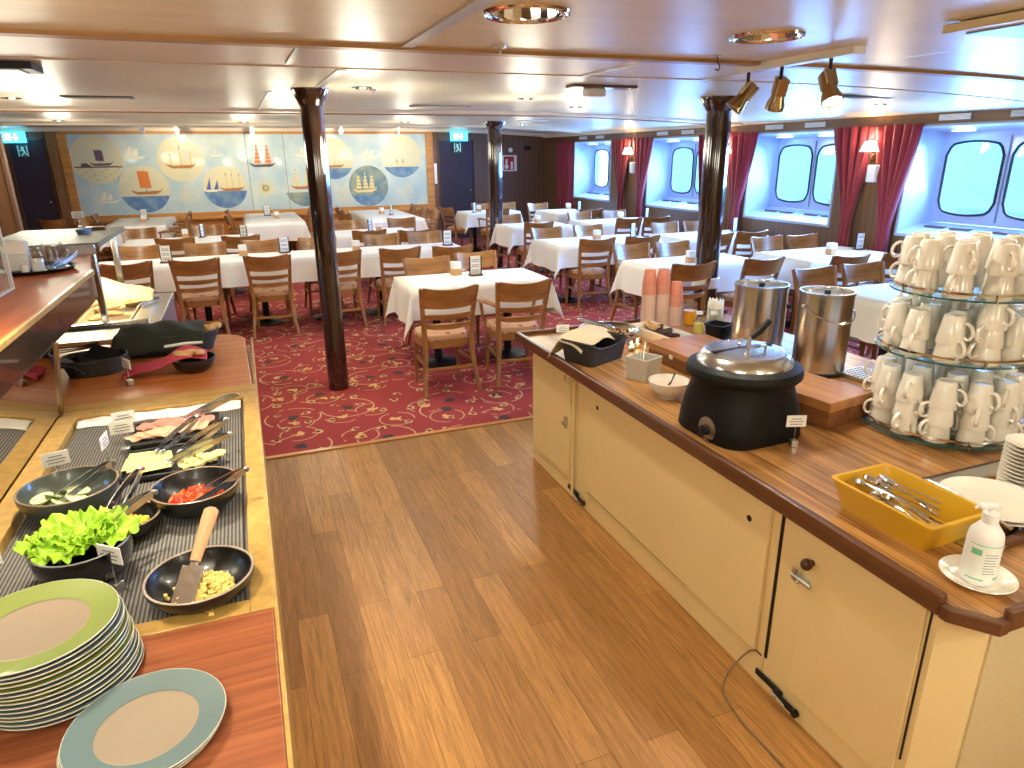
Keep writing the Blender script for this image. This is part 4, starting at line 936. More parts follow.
MB().box(1.60, 2.9, .868, .876, 0, .735).build('end_panel', M_CREAME, t, smooth=False)
d = MB().box(XC - .010, XC, .975, 1.372, .10, .705).build('door', M_CREAM, t, bev=.002)
MB().box(XC - .003, XC + .001, .962, .967, .20, .69).box(XC - .003, XC + .001, .962, 1.38, .708, .712).box(XC - .003, XC + .001, 1.484, 1.496, .125, .72).build('shadow_joint', M_BLACK, t)
MB().cyl((XC - .01, 1.345, .600), (XC - .028, 1.345, .600), .010, .008, n=16).sphere(.019, (XC - .034, 1.345, .600), 14).build('door_knob', mat('dark_wooden_knob', rgb(74, 40, 26), .3), d)
l = MB().box(XC - .016, XC - .008, 1.345, 1.395, .508, .535).cyl((XC - .02, 1.33, .522), (XC - .02, 1.41, .522), .0065, n=10).cyl((XC - .02, 1.375, .522), (XC - .034, 1.375, .515), .005, n=8).box(XC - .016, XC - .008, 1.40, 1.415, .50, .545)
l.build('sliding_bolt', M_STEELH, t, bev=.001)
# black levelling fittings at the floor
for y, l_ in ((2.96, 'below the joint of the far and middle cabinets'), (1.42, 'below the joint of the middle and near cabinets')):
    t = thing('floor_fitting', 'black floor fitting ' + l_, 'fitting', (XC - .008, y, .05))
    MB().box(-.004, .004, -.03, .10, -.012, .012).build('fitting_strap', M_BLACK, t, bev=.003)
    MB().cyl((-.006, -.02, 0), (-.018, -.02, 0), .016, n=14).box(-.016, -.004, -.09, -.02, -.016, .002).cyl((-.016, -.10, -.01), (-.002, -.10, -.01), .014, n=12).build('fitting_lever', M_BLACK, t)
    MB().cyl((-.02, .0, .0), (-.018, -.06, -.012), .004, n=8).build('fitting_pin', M_STEELH, t)
# worktop with raised walnut edging
out = [(1.455, 3.66), (1.455, .895), (1.515, .815), (2.95, .815), (2.95, 3.66)]
m = MB(); m.prism(out, .737, CZ)
w_ = thing('worktop', 'planked teak worktop with dark walnut edging on the right counter', 'worktop')
m.build('planked_top', M_TEAK, w_, smooth=False)
e = MB()
e.box(1.435, 1.462, .905, 3.68, .735, .795).box(1.435, 2.97, 3.655, 3.68, .735, .795).box(1.53, 2.97, .80, .822, .735, .795)
e.build('edging', M_DKWOOD, w_, bev=.007, seg=3)
e = MB(); e.prism([(1.435, .905), (1.435, .882), (1.500, .798), (1.53, .798), (1.53, .822), (1.512, .822), (1.462, .889), (1.462, .905)], .735, .772); e.build('corner_edging', M_DKWOOD, w_, bev=.004)
# steel inset with two round plate wells
m = thing('plate_well_inset', 'stainless steel inset with two round plate wells in the right counter', 'inset')
fp = fill_plane('inset', [(1.72, 1.03), (2.75, 1.03), (2.75, 1.385), (1.72, 1.385)], [circle(2.19, 1.20, .115, 32), circle(1.895, 1.18, .125, 32)], M_STEELH, lambda x, y: (x, y, CZ + .004))
fp.build('steel_sheet', M_STEELH, m, smooth=False, solid=.002)
for cx, cy, r in ((2.19, 1.20, .115), (1.895, 1.18, .125)):
    MB().lathe([(r + .012, .004), (r + .006, .012), (r - .002, .010), (r - .004, -.02), (r - .006, -.035)], 40, (cx, cy, CZ)).build('well_ring', M_CHROME, m)
    MB().lathe([(r - .006, -.0), (r - .006, -.027), (0, -.028)], 32, (cx, cy, CZ)).build('well_floor', M_BLACK, m)
b = MB().box(1.72, 2.6, 1.005, 1.03, CZ, CZ + .026).build('retaining_rail', M_DKWOOD, m, bev=.004)
for x in (1.80, 2.0, 2.2): MB().cyl((x, 1.004, CZ + .013), (x, 1.001, CZ + .013), .006, n=10).build('rail_screw', M_STEELH, b)
MB().box(1.72, 2.75, 1.385, 1.392, CZ, CZ + .008).build('back_edge', M_DKWOOD, m)

# grey cable running from the cabinet over the floor
pts = [(1.500, 1.535, .125), (1.46, 1.53, .13), (1.40, 1.535, .07), (1.365, 1.52, .008), (1.345, 1.45, .006), (1.335, 1.35, .006), (1.34, 1.2, .006), (1.345, 1.05, .006), (1.33, .85, .006), (1.30, .6, .006)]
def smooth_pts(P, n=6):
    P = [Vector(p) for p in P]; out_ = []
    for i in range(len(P) - 1):
        p0 = P[max(i - 1, 0)]; p1 = P[i]; p2 = P[i + 1]; p3 = P[min(i + 2, len(P) - 1)]
        for k in range(n):
            t_ = k / n; out_.append(.5 * ((2 * p1) + (-p0 + p2) * t_ + (2 * p0 - 5 * p1 + 4 * p2 - p3) * t_ ** 2 + (-p0 + 3 * p1 - 3 * p2 + p3) * t_ ** 3))
    return out_ + [P[-1]]
c = MB(); c.tube(smooth_pts(pts), .0035, 8); tag(c.build('power_cable', mat('grey_brown_cable', rgb(120, 100, 78), .5)), 'thin grey cable looping from the cream cabinets onto the plank floor', 'cable')

# ================================================================== left-hand buffet counter
LZ = 0.85
t = thing('buffet_counter', 'left buffet counter with a ribbed cold well and mahogany laminate ends', 'counter')
MB().box(-1.45, -.055, .3, 3.98, 0, .80).build('counter_body', M_GOLD, t, smooth=False)
MB().box(-1.45, -.045, .3, 1.382, .80, LZ).build('near_top', M_REDWOOD, t, bev=.004)
# rear top with rounded corner
r = .17; pts = [(-1.45, 3.075), (-.055, 3.065)] + [(-.075 - r + r * math.cos(a), 4.10 - r + r * math.sin(a)) for a in [k * PI / 16 for k in range(9)]] + [(-.9, 4.10), (-1.45, 4.10)]
MB().prism(pts, .80, LZ).build('rear_top', wood('orange_mahogany_laminate', rgb(204, 126, 66), rgb(176, 98, 48), 'X', 8, .3, .3, 14), t, bev=.005)
MB().prism([(p[0] * 1.0 - .012 * (p[0] > -.3), p[1] - .012 * (p[1] > 4)) for p in pts], .3, .80).build('rear_body', M_GOLD, t)
e = MB()
e.box(-.095, -.042, 1.382, 3.07, .80, LZ + .002).box(-.76, -.095, 1.382, 1.43, .80, LZ + .002).box(-.76, -.095, 2.90, 2.985, .80, LZ + .002).box(-.76, -.695, 1.43, 2.90, .80, LZ + .012)
e.build('well_frame', M_GOLD, t, bev=.003)
MB().box(-.80, -.042, 2.985, 3.066, .80, LZ + .003).build('well_frame_back', M_TANEDGE, t, bev=.003)
MB().box(-.045, -.036, .3, 3.95, .80, LZ).build('edge_band', M_GOLD, t, bev=.002)
MB().box(-.695, -.095, 1.43, 2.90, .79, LZ - .022).build('well_base', M_STEELH, t, smooth=False)
tag(MB().box(-.685, -.105, 1.45, 2.83, LZ - .022, LZ - .012).build('ribbed_mat', M_MAT, bev=.002), 'grey ribbed rubber mat lining the cold well under the bowls', 'mat')
# crumpled white cloth along the back of the well
m = MB(); m.grid(lambda u, v: (-.685 + .58 * u, 2.795 + .10 * v + .008 * math.sin(u * 19) * (1 - v), LZ - .010 + .010 * math.sin(v * PI) + .006 * math.sin(u * 31 + v * 5) * math.sin(v * PI)), 50, 8)
tag(m.build('folded_cloth', M_PAPER, solid=.003), 'white cloth laid along the back edge of the cold well', 'cloth')
# mirror panel, brass corner rod and overshelf
t = thing('overshelf', 'raised mahogany shelf with glossy brown fascia and mirror over the buffet', 'shelf')
XS = -.72
MB().prism([(XS - .012, .3), (XS - .012, 3.88), (-.86, 4.62), (-1.42, 4.62), (-1.42, .3)], 1.262, 1.282).build('shelf_top', M_REDWOODY, t, bev=.002)
MB().box(XS - .016, XS, .3, 3.88, 1.262, 1.284).build('shelf_edge', M_GOLD, t, bev=.003)
m = MB(); m.prism([(XS - .006, .3), (XS - .006, 3.88), (-.87, 4.60), (-1.42, 4.60), (-1.42, .3)], 1.142, 1.262); m.build('fascia', M_FASCIA, t, smooth=False)
m = MB(); m.loft([[(-.760, y, .868), (-.775, y, .868), (-.740, y, 1.142), (-.725, y, 1.142)] for y in (.3, 2.945)]); m.build('mirror_panel', M_MIRROR, t, smooth=False)
MB().cyl((-.758, 2.952, .862), (-.724, 2.952, 1.142), .008, n=8).build('corner_rod', M_BRASS, t)
MB().box(-1.42, -.80, .3, 2.93, .85, 1.142).build('shelf_support', M_REDWOODY, t, smooth=False)
# clear acrylic guard standing on the shelf
t = thing('acrylic_guard', 'clear acrylic guard standing on the left edge of the raised shelf', 'guard')
MB().box(-.957, -.945, .8, 3.43, 1.284, 1.60).build('acrylic_sheet', M_PLEXI, t, smooth=False)
MB().box(-.959, -.943, 3.43, 3.437, 1.284, 1.60).box(-.959, -.943, .8, 3.43, 1.284, 1.290).build('polished_edge', M_WPLAST, t)

# heated station behind
t = thing('heated_station', 'steel food warmer station with a raised heat shelf behind the left counter', 'food warmer')
MB().box(-1.5, -.56, 4.22, 5.58, 0, .80).build('station_body', M_STEELH, t, smooth=False)
fr = MB().box(-1.5, -.555, 4.2, 4.62, .80, .855).box(-.72, -.555, 4.62, 5.6, .80, .855).box(-1.5, -.72, 5.45, 5.6, .80, .855).box(-1.5, -1.36, 4.62, 5.45, .80, .855)
fr.build('station_top', M_STEELH, t, bev=.006)
MB().box(-1.5, -.60, 4.50, 4.56, .855, .885).build('guard_rail', M_STEEL, t, bev=.012, seg=3)
for x, y in ((-.86, 4.66), (-.87, 5.50), (-1.35, 4.66), (-1.35, 5.5)): MB().box(x - .02, x + .02, y - .02, y + .02, .855, 1.32).build('post', M_STEEL, t, bev=.008, seg=3)
MB().box(-1.42, -.80, 4.58, 5.62, 1.315, 1.345).build('heat_shelf', mat('dull_grey_green_steel', rgb(120, 124, 112), .5, .5), t, bev=.004)
MB().box(-1.40, -.82, 4.56, 4.59, 1.28, 1.34).build('shelf_lip', M_STEEL, t, bev=.004)
MB().box(-1.1, -.92, 4.95, 5.0, 1.29, 1.315).build('heat_lamp', M_BULB, t)
add_light('heat_lamp', 'AREA', (-1.02, 5.05, 1.285), 7, size=.4, sy=.5, color=(1, .80, .48))
"""trays"""
def tray(x0, x1, y0, y1, label, food, mt):
    tr = thing('food_tray', label, 'food tray', ((x0 + x1) / 2, (y0 + y1) / 2, .85)); hx, hy = (x1 - x0) / 2, (y1 - y0) / 2
    m = MB().box(-hx, hx, -hy, hy, -.045, -.04).box(-hx, -hx + .006, -hy, hy, -.045, .012).box(hx - .006, hx, -hy, hy, -.045, .012).box(-hx, hx, -hy, -hy + .006, -.045, .012).box(-hx, hx, hy - .006, hy, -.045, .012)
    m.build('tray_pan', M_CREAME, tr)
    for q in range(food):
        f = MB(); f.sphere(.055, (0, 0, 0), 14, 1.5, .8, .3); tag(f.build('pastry', mt, loc=((x0 + x1) / 2 + random.uniform(-.6, .6) * hx, (y0 + y1) / 2 + random.uniform(-.7, .7) * hy, .868 + .004 * q), rot=(0, 0, random.uniform(0, 3))), 'golden brown pastry in ' + label, 'pastry', 'warm pastries under the heat shelf')
tray(-1.34, -1.04, 4.64, 5.43, 'the left warm tray', 7, M_BREAD); tray(-1.02, -.73, 4.64, 5.43, 'the right warm tray', 7, M_BREAD)
# half-raised paper cover
m = MB(); m.grid(lambda u, v: (-1.25 + .60 * u, 5.18 + .02 * v + .30 * (1 - math.cos(v * PI / 2)) * .6, .87 + (.20 * math.sin(v * PI / 2)) * (1 - .75 * max(0, u - .25) / .75) + .006 * math.sin(u * 16)), 24, 12)
tag(m.build('paper_cover', mat('yellow_lit_parchment', rgb(240, 222, 160), .8, bump=(24, .4)), solid=.004), 'cream parchment cover curved up behind the warm trays', 'paper cover')
def make_tongs():
    t = thing('serving_tongs', '', 'tongs')      # laid along +x, hinge at the end
    for sy in (-1, 1):
        a = MB(); a.tube(smooth_pts([(.0, sy * .004, .012), (.03, sy * .012, .014), (.11, sy * .020, .010), (.17, sy * .016, .006), (.20, sy * .012, .004)], 3), [.012] * 10 + [.010] * 3, 4, sy=.16, up=(0, 0, 1)); a.build('tong_arm', M_STEEL, t)
        MB().sphere(.011, (.205, sy * .012, .004), 10, 1.3, .5, .8).build('tong_scoop', M_STEEL, t)
    MB().tube([(-.006, -.008, .012), (-.012, 0, .012), (-.006, .008, .012)], .006, 6).build('tong_hinge', M_STEELH, t)
    return t
TG = Maker(make_tongs())
def tongs(label, hinge, tip, group='serving tongs on the cold buffet', roll=0.0):
    h_ = Vector(hinge); d = Vector(tip) - h_
    q = d.to_track_quat('X', 'Z').to_euler(); o = TG(label, h_, 0, group, rot=q); o.scale = (1, 1, 1); return o
tongs('steel tongs lying by the right warm tray', (-.62, 5.28, .865), (-.76, 4.98, .87), 'serving tongs')

# ================================================================== things on the left buffet
def bowl(name, label, x, y, z, R, H, rb, mt=M_BOWL, rim=M_RIM, group=None, n=40, th=.007, cat='bowl', sx=1.0):
    t = thing(name, label, cat, (x, y, z), 0, group)
    prof = [(0, .006), (rb, .006)] if False else []
    k = 8; outp = [(rb + (R - rb) * math.sin(i / k * PI / 2) ** .9, H * (i / k) ** 1.35 + .001) for i in range(k + 1)]
    inp = [(r_ - th, z_ + .004 if i < k else z_) for i, (r_, z_) in enumerate(outp)]
    m = MB(); m.lathe([(0, 0.0)] + outp + list(reversed([(max(r_, .001), z_ + (.006 if j < k else 0)) for j, (r_, z_) in enumerate(inp)])) + [(0, .008)], n, sx=sx); b = m.build('bowl_body', mt, t)
    mm = MB(); mm.torus(R - th / 2, th * .48, (0, 0, H), n, 8)
    if sx != 1.0: bmesh.ops.scale(mm.bm, vec=(sx, 1, 1), verts=mm.bm.verts)
    mm.build('rim', rim, t); return t
MZ = LZ - .012
bowl('serving_bowl', 'black bowl with brown rim holding cucumber slices, far left', -.560, 2.075, MZ, .128, .085, .055, M_BOWLG)
bowl('serving_bowl', 'black bowl with brown rim holding diced tomatoes, far right', -.225, 1.955, MZ, .120, .078, .05)
bowl('serving_bowl', 'smaller black bowl of yellow pieces behind the lettuce', -.392, 1.875, MZ, .083, .055, .04)
bowl('serving_bowl', 'deep glossy black bowl filled with green lettuce', -.455, 1.675, MZ, .108, .105, .062, mat('glossy_black_melamine', rgb(20, 20, 22), .12, coat=.6), mat('grey_worn_rim', rgb(120, 120, 124), .3))
bowl('serving_bowl', 'shallow black bowl with scrambled egg and a spatula at the front', -.195, 1.50, MZ + .002, .118, .06, .05, M_BOWL, mat('pale_brown_rim', rgb(176, 156, 140), .3))
# contents
def chunks(name, label, cx, cy, z, R, cnt, size, mt, group_kind='stuff', flat=.6, zj=.02, cat='food', mats=None):
    m = MB()
    for q in range(cnt):
        a = random.uniform(0, 2 * PI); r_ = R * math.sqrt(random.random()); s_ = size * random.uniform(.7, 1.25)
        M = Matrix.Translation((cx + r_ * math.cos(a), cy + r_ * math.sin(a), z + zj * (1 - (r_ / R) ** 2) * random.random() + s_ * .2)) @ Euler((random.uniform(0, 3), random.uniform(0, 3), random.uniform(0, 3))).to_matrix().to_4x4()
        m.box(-s_, s_, -s_ * .7, s_ * .7, -s_ * flat, s_ * flat, M=M, mi=random.randrange(len(mats)) if mats else 0)
    o = m.build(name, mats if mats else mt, bev=size * .25, seg=2); tag(o, label, cat, kind=group_kind); return o
chunks('diced_tomato', 'red and orange diced tomato heaped in the black bowl at the right', -.225, 1.945, MZ + .036, .070, 200, .009, M_TOM, mats=[M_TOM, mat('orange_pepper', rgb(240, 110, 40), .3), mat('deep_red_tomato', rgb(196, 40, 30), .3)])
chunks('yellow_chunks', 'yellow pieces of pineapple or corn in the small black bowl', -.392, 1.875, MZ + .026, .048, 80, .008, M_CORN)
chunks('scrambled_egg', 'crumbled yellow scrambled egg left in the shallow black bowl', -.182, 1.488, MZ + .026, .056, 300, .0058, M_EGG, zj=.03, flat=.8)
chunks('scrambled_egg', 'scattered egg crumbs stuck to the left side of the shallow bowl', -.238, 1.475, MZ + .028, .035, 22, .005, M_EGG)
chunks('egg_crumb', 'small egg crumb spilled on the mustard edge below the shallow bowl', -.175, 1.405, LZ + .004, .012, 6, .004, M_EGG)
# frilly lettuce
m = MB()
for q in range(17):
    a = q * 2.4; r_ = .075 * math.sqrt((q + .5) / 17); cx, cy = -.455 + r_ * math.cos(a) * 1.15 - .01, 1.70 + r_ * math.sin(a) * .9; w_ = random.uniform(.042, .058); rz = random.uniform(0, 6.3); zz = MZ + .098 + .028 * (1 - r_ / .08) + random.uniform(-.006, .01); ph = random.uniform(0, 6)
    M = Matrix.Translation((cx, cy, zz)) @ Euler((random.uniform(-.3, .3), random.uniform(-.3, .3), rz)).to_matrix().to_4x4(); N_ = 132
    c0 = m.bm.verts.new(M @ Vector((0, 0, 0))); prev = None
    for fr_, am in ((.35, .002), (.62, .004), (.82, .007), (.94, .010), (1.0, .012)):
        ring = []
        for k in range(N_):
            b = 2 * PI * k / N_; lob = 1 + .16 * math.sin(b * 3 + ph) + .07 * math.sin(b * 7 + ph * 2)
            rr_ = w_ * fr_ * (1 + (lob - 1) * fr_) * (1 + .04 * math.sin(b * 15 + ph) * (fr_ > .8))
            ring.append(m.bm.verts.new(M @ Vector((rr_ * math.cos(b), rr_ * math.sin(b), am * .6 * math.sin(b * 11 + ph) + am * .25 * math.sin(b * 18 + 2 * ph) + .012 * fr_ ** 2))))
        for k in range(N_):
            j = (k + 1) % N_
            if prev is None: m.bm.faces.new((c0, ring[k], ring[j]))
            else: m.bm.faces.new((prev[k], ring[k], ring[j], prev[j]))
        prev = ring
tag(m.build('lettuce_leaves', M_LETT, solid=.0012, ang=180), 'bright green frilly lettuce leaves heaped in the deep black bowl', 'lettuce', kind='stuff')
# cucumber slices
for q in range(11):
    a = q * .9; r_ = .02 + .05 * (q % 3) / 2
    t = thing('cucumber_slice', 'pale cucumber slice lying in the far left black bowl', 'cucumber', (-.585 + r_ * math.cos(a), 2.05 + r_ * math.sin(a) * .8, MZ + .036 + q * .0026), 0, 'cucumber slices in the bowl'); t.rotation_euler = (random.uniform(-.5, .5), random.uniform(-.5, .5), 0)
    MB().lathe([(0, .002), (.029, .002), (.029, -.002), (0, -.002)], 20).build('slice_flesh', M_CUC, t); MB().torus(.0292, .0018, n=20, m=6).build('slice_skin', M_CUCS, t)
# slate platters with ham and cheese
def platter(label, cx, cy, w, d, rz):
    t = thing('slate_platter', label, 'platter', (cx, cy, MZ), rz)
    MB().box(-w / 2, w / 2, -d / 2, d / 2, .004, .014).build('slate_sheet', M_SLATE, t, bev=.003)
    e = MB().box(-w / 2, w / 2, -d / 2, -d / 2 + .008, .004, .022).box(-w / 2, w / 2, d / 2 - .008, d / 2, .004, .022).box(-w / 2, -w / 2 + .008, -d / 2, d / 2, .004, .022).box(w / 2 - .008, w / 2, -d / 2, d / 2, .004, .022); e.build('raised_rim', M_SLATE, t, bev=.003)
    for sx in (-1, 1): MB().box(sx * w * .35 - .01, sx * w * .35 + .01, -d * .3, d * .3, 0, .004).build('foot', M_BLACK, t)
platter('black slate platter with ham slices at the back of the well', -.325, 2.61, .30, .23, .03)
platter('black slate platter with cheese slices in front of the ham', -.32, 2.325, .29, .24, .03)
def meat(label, name, cx, cy, z, mt, grp, L_=.085, W_=.034, rz=0, cat='ham'):
    ph = random.uniform(0, 6); m = MB(); m.grid(lambda u, v: (L_ * (u - .5) * (1 - .15 * math.cos(v * PI * 2)), W_ * 2 * (v - .5) * (1 - .5 * abs(u - .5)), .004 + .010 * math.sin(v * PI) + .004 * math.sin(u * 9 + ph) + .003 * math.sin(v * 12)), 12, 10)
    o = m.build(name, mt, solid=.003, loc=(cx, cy, z), rot=(0, 0, rz), ang=180); tag(o, label, cat, grp); return o
for q in range(7): meat('folded pink ham slice in the back row of the far slate platter', 'ham_slice', -.42 + q * .03, 2.665 - q * .004, MZ + .016 + .002 * (q % 3), M_HAM, 'pink ham slices', rz=.5 + .2 * (q % 2))
for q in range(7): meat('folded pale turkey slice in the front row of the far slate platter', 'turkey_slice', -.44 + q * .03, 2.565 + q * .004, MZ + .016 + .002 * (q % 3), M_TURK, 'pale turkey slices', rz=.35 + .2 * (q % 2), cat='cold cut')
for q in range(6):
    m = MB().box(-.055, .055, -.05, .05, 0, .003); tag(m.build('cheese_slice', M_CHEESE, loc=(-.405 + .016 * (q % 3), 2.35 - .022 * q + .02, MZ + .016 + .0034 * q), rot=(0, 0, .1 * (q % 3) - .05), bev=.001), 'square pale yellow cheese slice on the left of the near slate platter', 'cheese', 'cheese slices')
for q in range(4): meat('rounded pale cheese slice on the right of the near slate platter', 'white_cheese_slice', -.25 + .018 * q, 2.245 + .006 * q, MZ + .016 + .004 * q, M_CHEESE, 'rounded cheese slices', L_=.08, W_=.028, rz=.15, cat='cheese')
tongs('steel tongs pointing right at the back of the ham platter', (-.115, 2.735, .905), (-.30, 2.66, .865))
tongs('dark steel tongs lying between ham and cheese, upper one', (-.245, 2.53, .905), (-.36, 2.36, .868))
tongs('steel tongs resting over the right end of the ham platter', (-.15, 2.475, .90), (-.29, 2.32, .87))
tongs('steel tongs crossing the white cheese slices', (-.14, 2.34, .895), (-.32, 2.25, .868))
tongs('steel tongs leaning in the tomato bowl', (-.088, 1.955, .925), (-.245, 1.90, .88))
tongs('steel tongs standing in the small yellow bowl', (-.365, 2.03, .945), (-.44, 1.87, .88))
tongs('steel tongs leaning out of the lettuce bowl to the right', (-.31, 1.81, .965), (-.43, 1.71, .945))
tongs('steel tongs resting in the cucumber bowl', (-.455, 2.14, .935), (-.59, 2.05, .885))
# spatula in the egg bowl
t = thing('spatula', 'spatula with pierced pale wooden handle standing in the egg bowl', 'spatula')
d0 = Vector((-.232, 1.445, .874)); d1 = Vector((-.158, 1.60, 1.005)); dv_ = (d1 - d0)
MB().tube([d0 + dv_ * .42, d0 + dv_ * .6, d0 + dv_ * .9, d0 + dv_ * 1.0, d0 + dv_ * 1.03], [.012, .014, .0175, .017, .008], 12, sy=.5, up=(1, 0, 0)).build('handle', M_SPATW, t)
q = dv_.to_track_quat('Y', 'Z'); 
MB().box(-.026, .026, -.045, .05, -.001, .001, M=Matrix.Translation(d0 + dv_ * .14) @ q.to_matrix().to_4x4()).box(-.010, .010, .04, .085, -.0012, .0012, M=Matrix.Translation(d0 + dv_ * .14) @ q.to_matrix().to_4x4()).build('blade', M_STEEL, t, bev=.001)
# card holders
def make_card():
    t = thing('label_stand', '', 'label')
    MB().box(-.013, .013, -.013, .013, 0, .026).build('cube_base', M_STEELH, t, bev=.002)
    MB().cyl((0, 0, .026), (0, 0, .085), .0014, n=6).build('wire_stem', M_STEELH, t)
    c = MB().box(-.036, .036, -.0012, .0012, .078, .122).build('paper_card', M_PAPER, t)
    m = MB()
    for q, w_ in enumerate((.022, .026, .018)): m.box(-w_, w_, -.0020, -.0012, .087 + q * .010, .090 + q * .010)
    m.build('printed_lines', M_INK, c); return t
CD = Maker(make_card())
for x, y, z, rz, l in [(-.475, 2.47, MZ, .1, 'small white label card on a steel cube left of the ham platter, nearer one'), (-.482, 2.57, MZ, .2, 'small white label card on a steel cube left of the ham, farther one'), (-.625, 2.26, MZ, .3, 'tilted white label card behind the cucumber bowl'),
                      (-.51, 2.36, MZ, 1.45, 'label stand seen edge-on left of the cheese platter'), (-.56, 3.27, LZ, -1.0, 'white label card before the rose napkin on the rear top'), (-.655, 1.69, MZ, .1, 'label stand by the mirror left of the lettuce bowl'), (-.385, 1.60, MZ, -.7, 'white label card leaning behind the tall plate stack'),
                      (1.785, 1.765, CZ, -.35, 'white label card on a steel cube beside the black soup kettle'), (1.60, 3.36, CZ, -.3, 'white label card at the far end of the right counter')]:
    CD(l, (x, y, z), rz, 'label cards on small steel cubes')
# plates
def make_plate(rimmat):
    t = thing('dinner_plate', '', 'plate')
    MB().lathe([(0, .003), (.075, .003), (.082, .002), (.088, .0045), (.0882, .006), (.086, .0065), (.08, .005), (0, .005)], 56).build('plate_centre', M_TAUPE, t)
    MB().lathe([(.087, .0045), (.10, .006), (.134, .0125), (.1365, .0145), (.136, .0165), (.13, .0150), (.100, .0085), (.088, .0068)], 56).build('plate_rim', rimmat, t)
    MB().torus(.1362, .0014, (0, 0, .0152), 56, 6).build('rim_line', mat('pale_glaze_line', rgb(206, 204, 190), .2) if 'pale_glaze_line' not in bpy.data.materials else bpy.data.materials['pale_glaze_line'], t)
    MB().lathe([(.088, .0), (.090, 0), (.090, .0045), (.085, .0035)], 40).build('foot_ring', M_TAUPE, t)
    return t
PG = Maker(make_plate(M_RIMGREEN)); PB = Maker(make_plate(M_RIMBLUE))
seq = 'BBGBBBGGBGGBBG'
for i, ch in enumerate(seq):
    j = i == len(seq) - 1; colr = 'grey-blue' if ch == 'B' else 'olive green'
    l = 'topmost plate of the tall stack, with an olive green rim' if j else 'plate with %s rim, number %s from the bottom of the tall stack' % (colr, ['one', 'two', 'three', 'four', 'five', 'six', 'seven', 'eight', 'nine', 'ten', 'eleven', 'twelve', 'thirteen'][i])
    (PB if ch == 'B' else PG)(l, (-.430 - .0016 * i + random.uniform(-.002, .002), 1.300 - .0012 * i + random.uniform(-.002, .002), LZ + .0101 * i), 0, 'dinner plates in the tall stack')
for i, ch in enumerate('BBB'): PB(['lowest plate of the short stack at the front edge', 'middle plate of the short stack at the front edge', 'topmost grey-blue rimmed plate of the short stack'][i], (-.272 + .004 * i, 1.092 - .003 * i, LZ + .0095 * i), 0, 'dinner plates in the short stack').scale = (.93, .93, .93)
# rear top: napkin baskets, covered bread basket, rose napkin bowl
def basket(name, label, x, y, z, sx, sy_, H, rz=0, n=48):
    t = thing(name, label, 'basket', (x, y, z), rz); m = MB()
    m.grid(lambda u, v: (sx * (.82 + .18 * v) * math.copysign(abs(math.cos(u * 2 * PI)) ** .75, math.cos(u * 2 * PI)) * (1 + .012 * math.sin(u * 2 * PI * 22 + PI * round(v * 9))), sy_ * (.82 + .18 * v) * math.copysign(abs(math.sin(u * 2 * PI)) ** .75, math.sin(u * 2 * PI)) * (1 + .012 * math.sin(u * 2 * PI * 22 + PI * round(v * 9))), H * v), 132, 9)
    m.build('woven_side', M_WICKER, t, solid=.004)
    MB().prism([(sx * .82 * math.cos(2 * PI * k / n), sy_ * .82 * math.sin(2 * PI * k / n)) for k in range(n)], .001, .006).build('woven_base', M_WICKER, t)
    rim = [(sx * math.copysign(abs(math.cos(2 * PI * k / n)) ** .75, math.cos(2 * PI * k / n)), sy_ * math.copysign(abs(math.sin(2 * PI * k / n)) ** .75, math.sin(2 * PI * k / n)), H) for k in range(n + 1)]
    MB().tube(rim, .007, 6, up=(0, 0, 1)).build('woven_rim', M_WICKER, t); return t
basket('wicker_basket', 'round black wicker basket with dark folded napkins on the rear top', -.735, 3.56, LZ, .135, .11, .075, .15)
for q, (dx, dz, rz, tl) in enumerate([(-.05, .05, .2, .5), (-.01, .07, .5, .35), (.03, .075, -.3, .6)]):
    m = MB().box(-.06, .06, -.05, .05, 0, .006); tag(m.build('folded_napkin', M_BLACKP if q else M_NAVY, loc=(-.735 + dx, 3.57, LZ + dz), rot=(tl, .3 * (q - 1), rz), bev=.002), ['dark navy folded napkin at the left of the round wicker basket', 'black folded napkin in the middle of the round basket', 'black folded napkin standing at the right of the round basket'][q], 'napkin')
m = MB(); m.grid(lambda u, v: (-.20 + .17 * u, -.10 + .17 * v, .03 + .05 * math.sin(u * PI) * (1 - v * .3) + .008 * math.sin(u * 9 + v * 5)), 14, 14)
tag(m.build('folded_napkin', M_NAVY, loc=(-.74, 3.54, LZ - .005), solid=.008, ang=180), 'navy cloth napkin draped left of the round wicker basket', 'napkin')
for q in range(3): tag(MB().tube([(0, 0, 0), (.10, .01, .004), (.17, .015, .012)], [.003, .004, .008], 6, sy=1.0).build('butter_knife', M_STEEL, loc=(-.90, 3.63 + .03 * q, LZ + .088 + .004 * q), rot=(0, 0, .1 - .12 * q)), 'steel knife lying across the dark napkins in the round basket', 'knife', 'knives on the napkins')
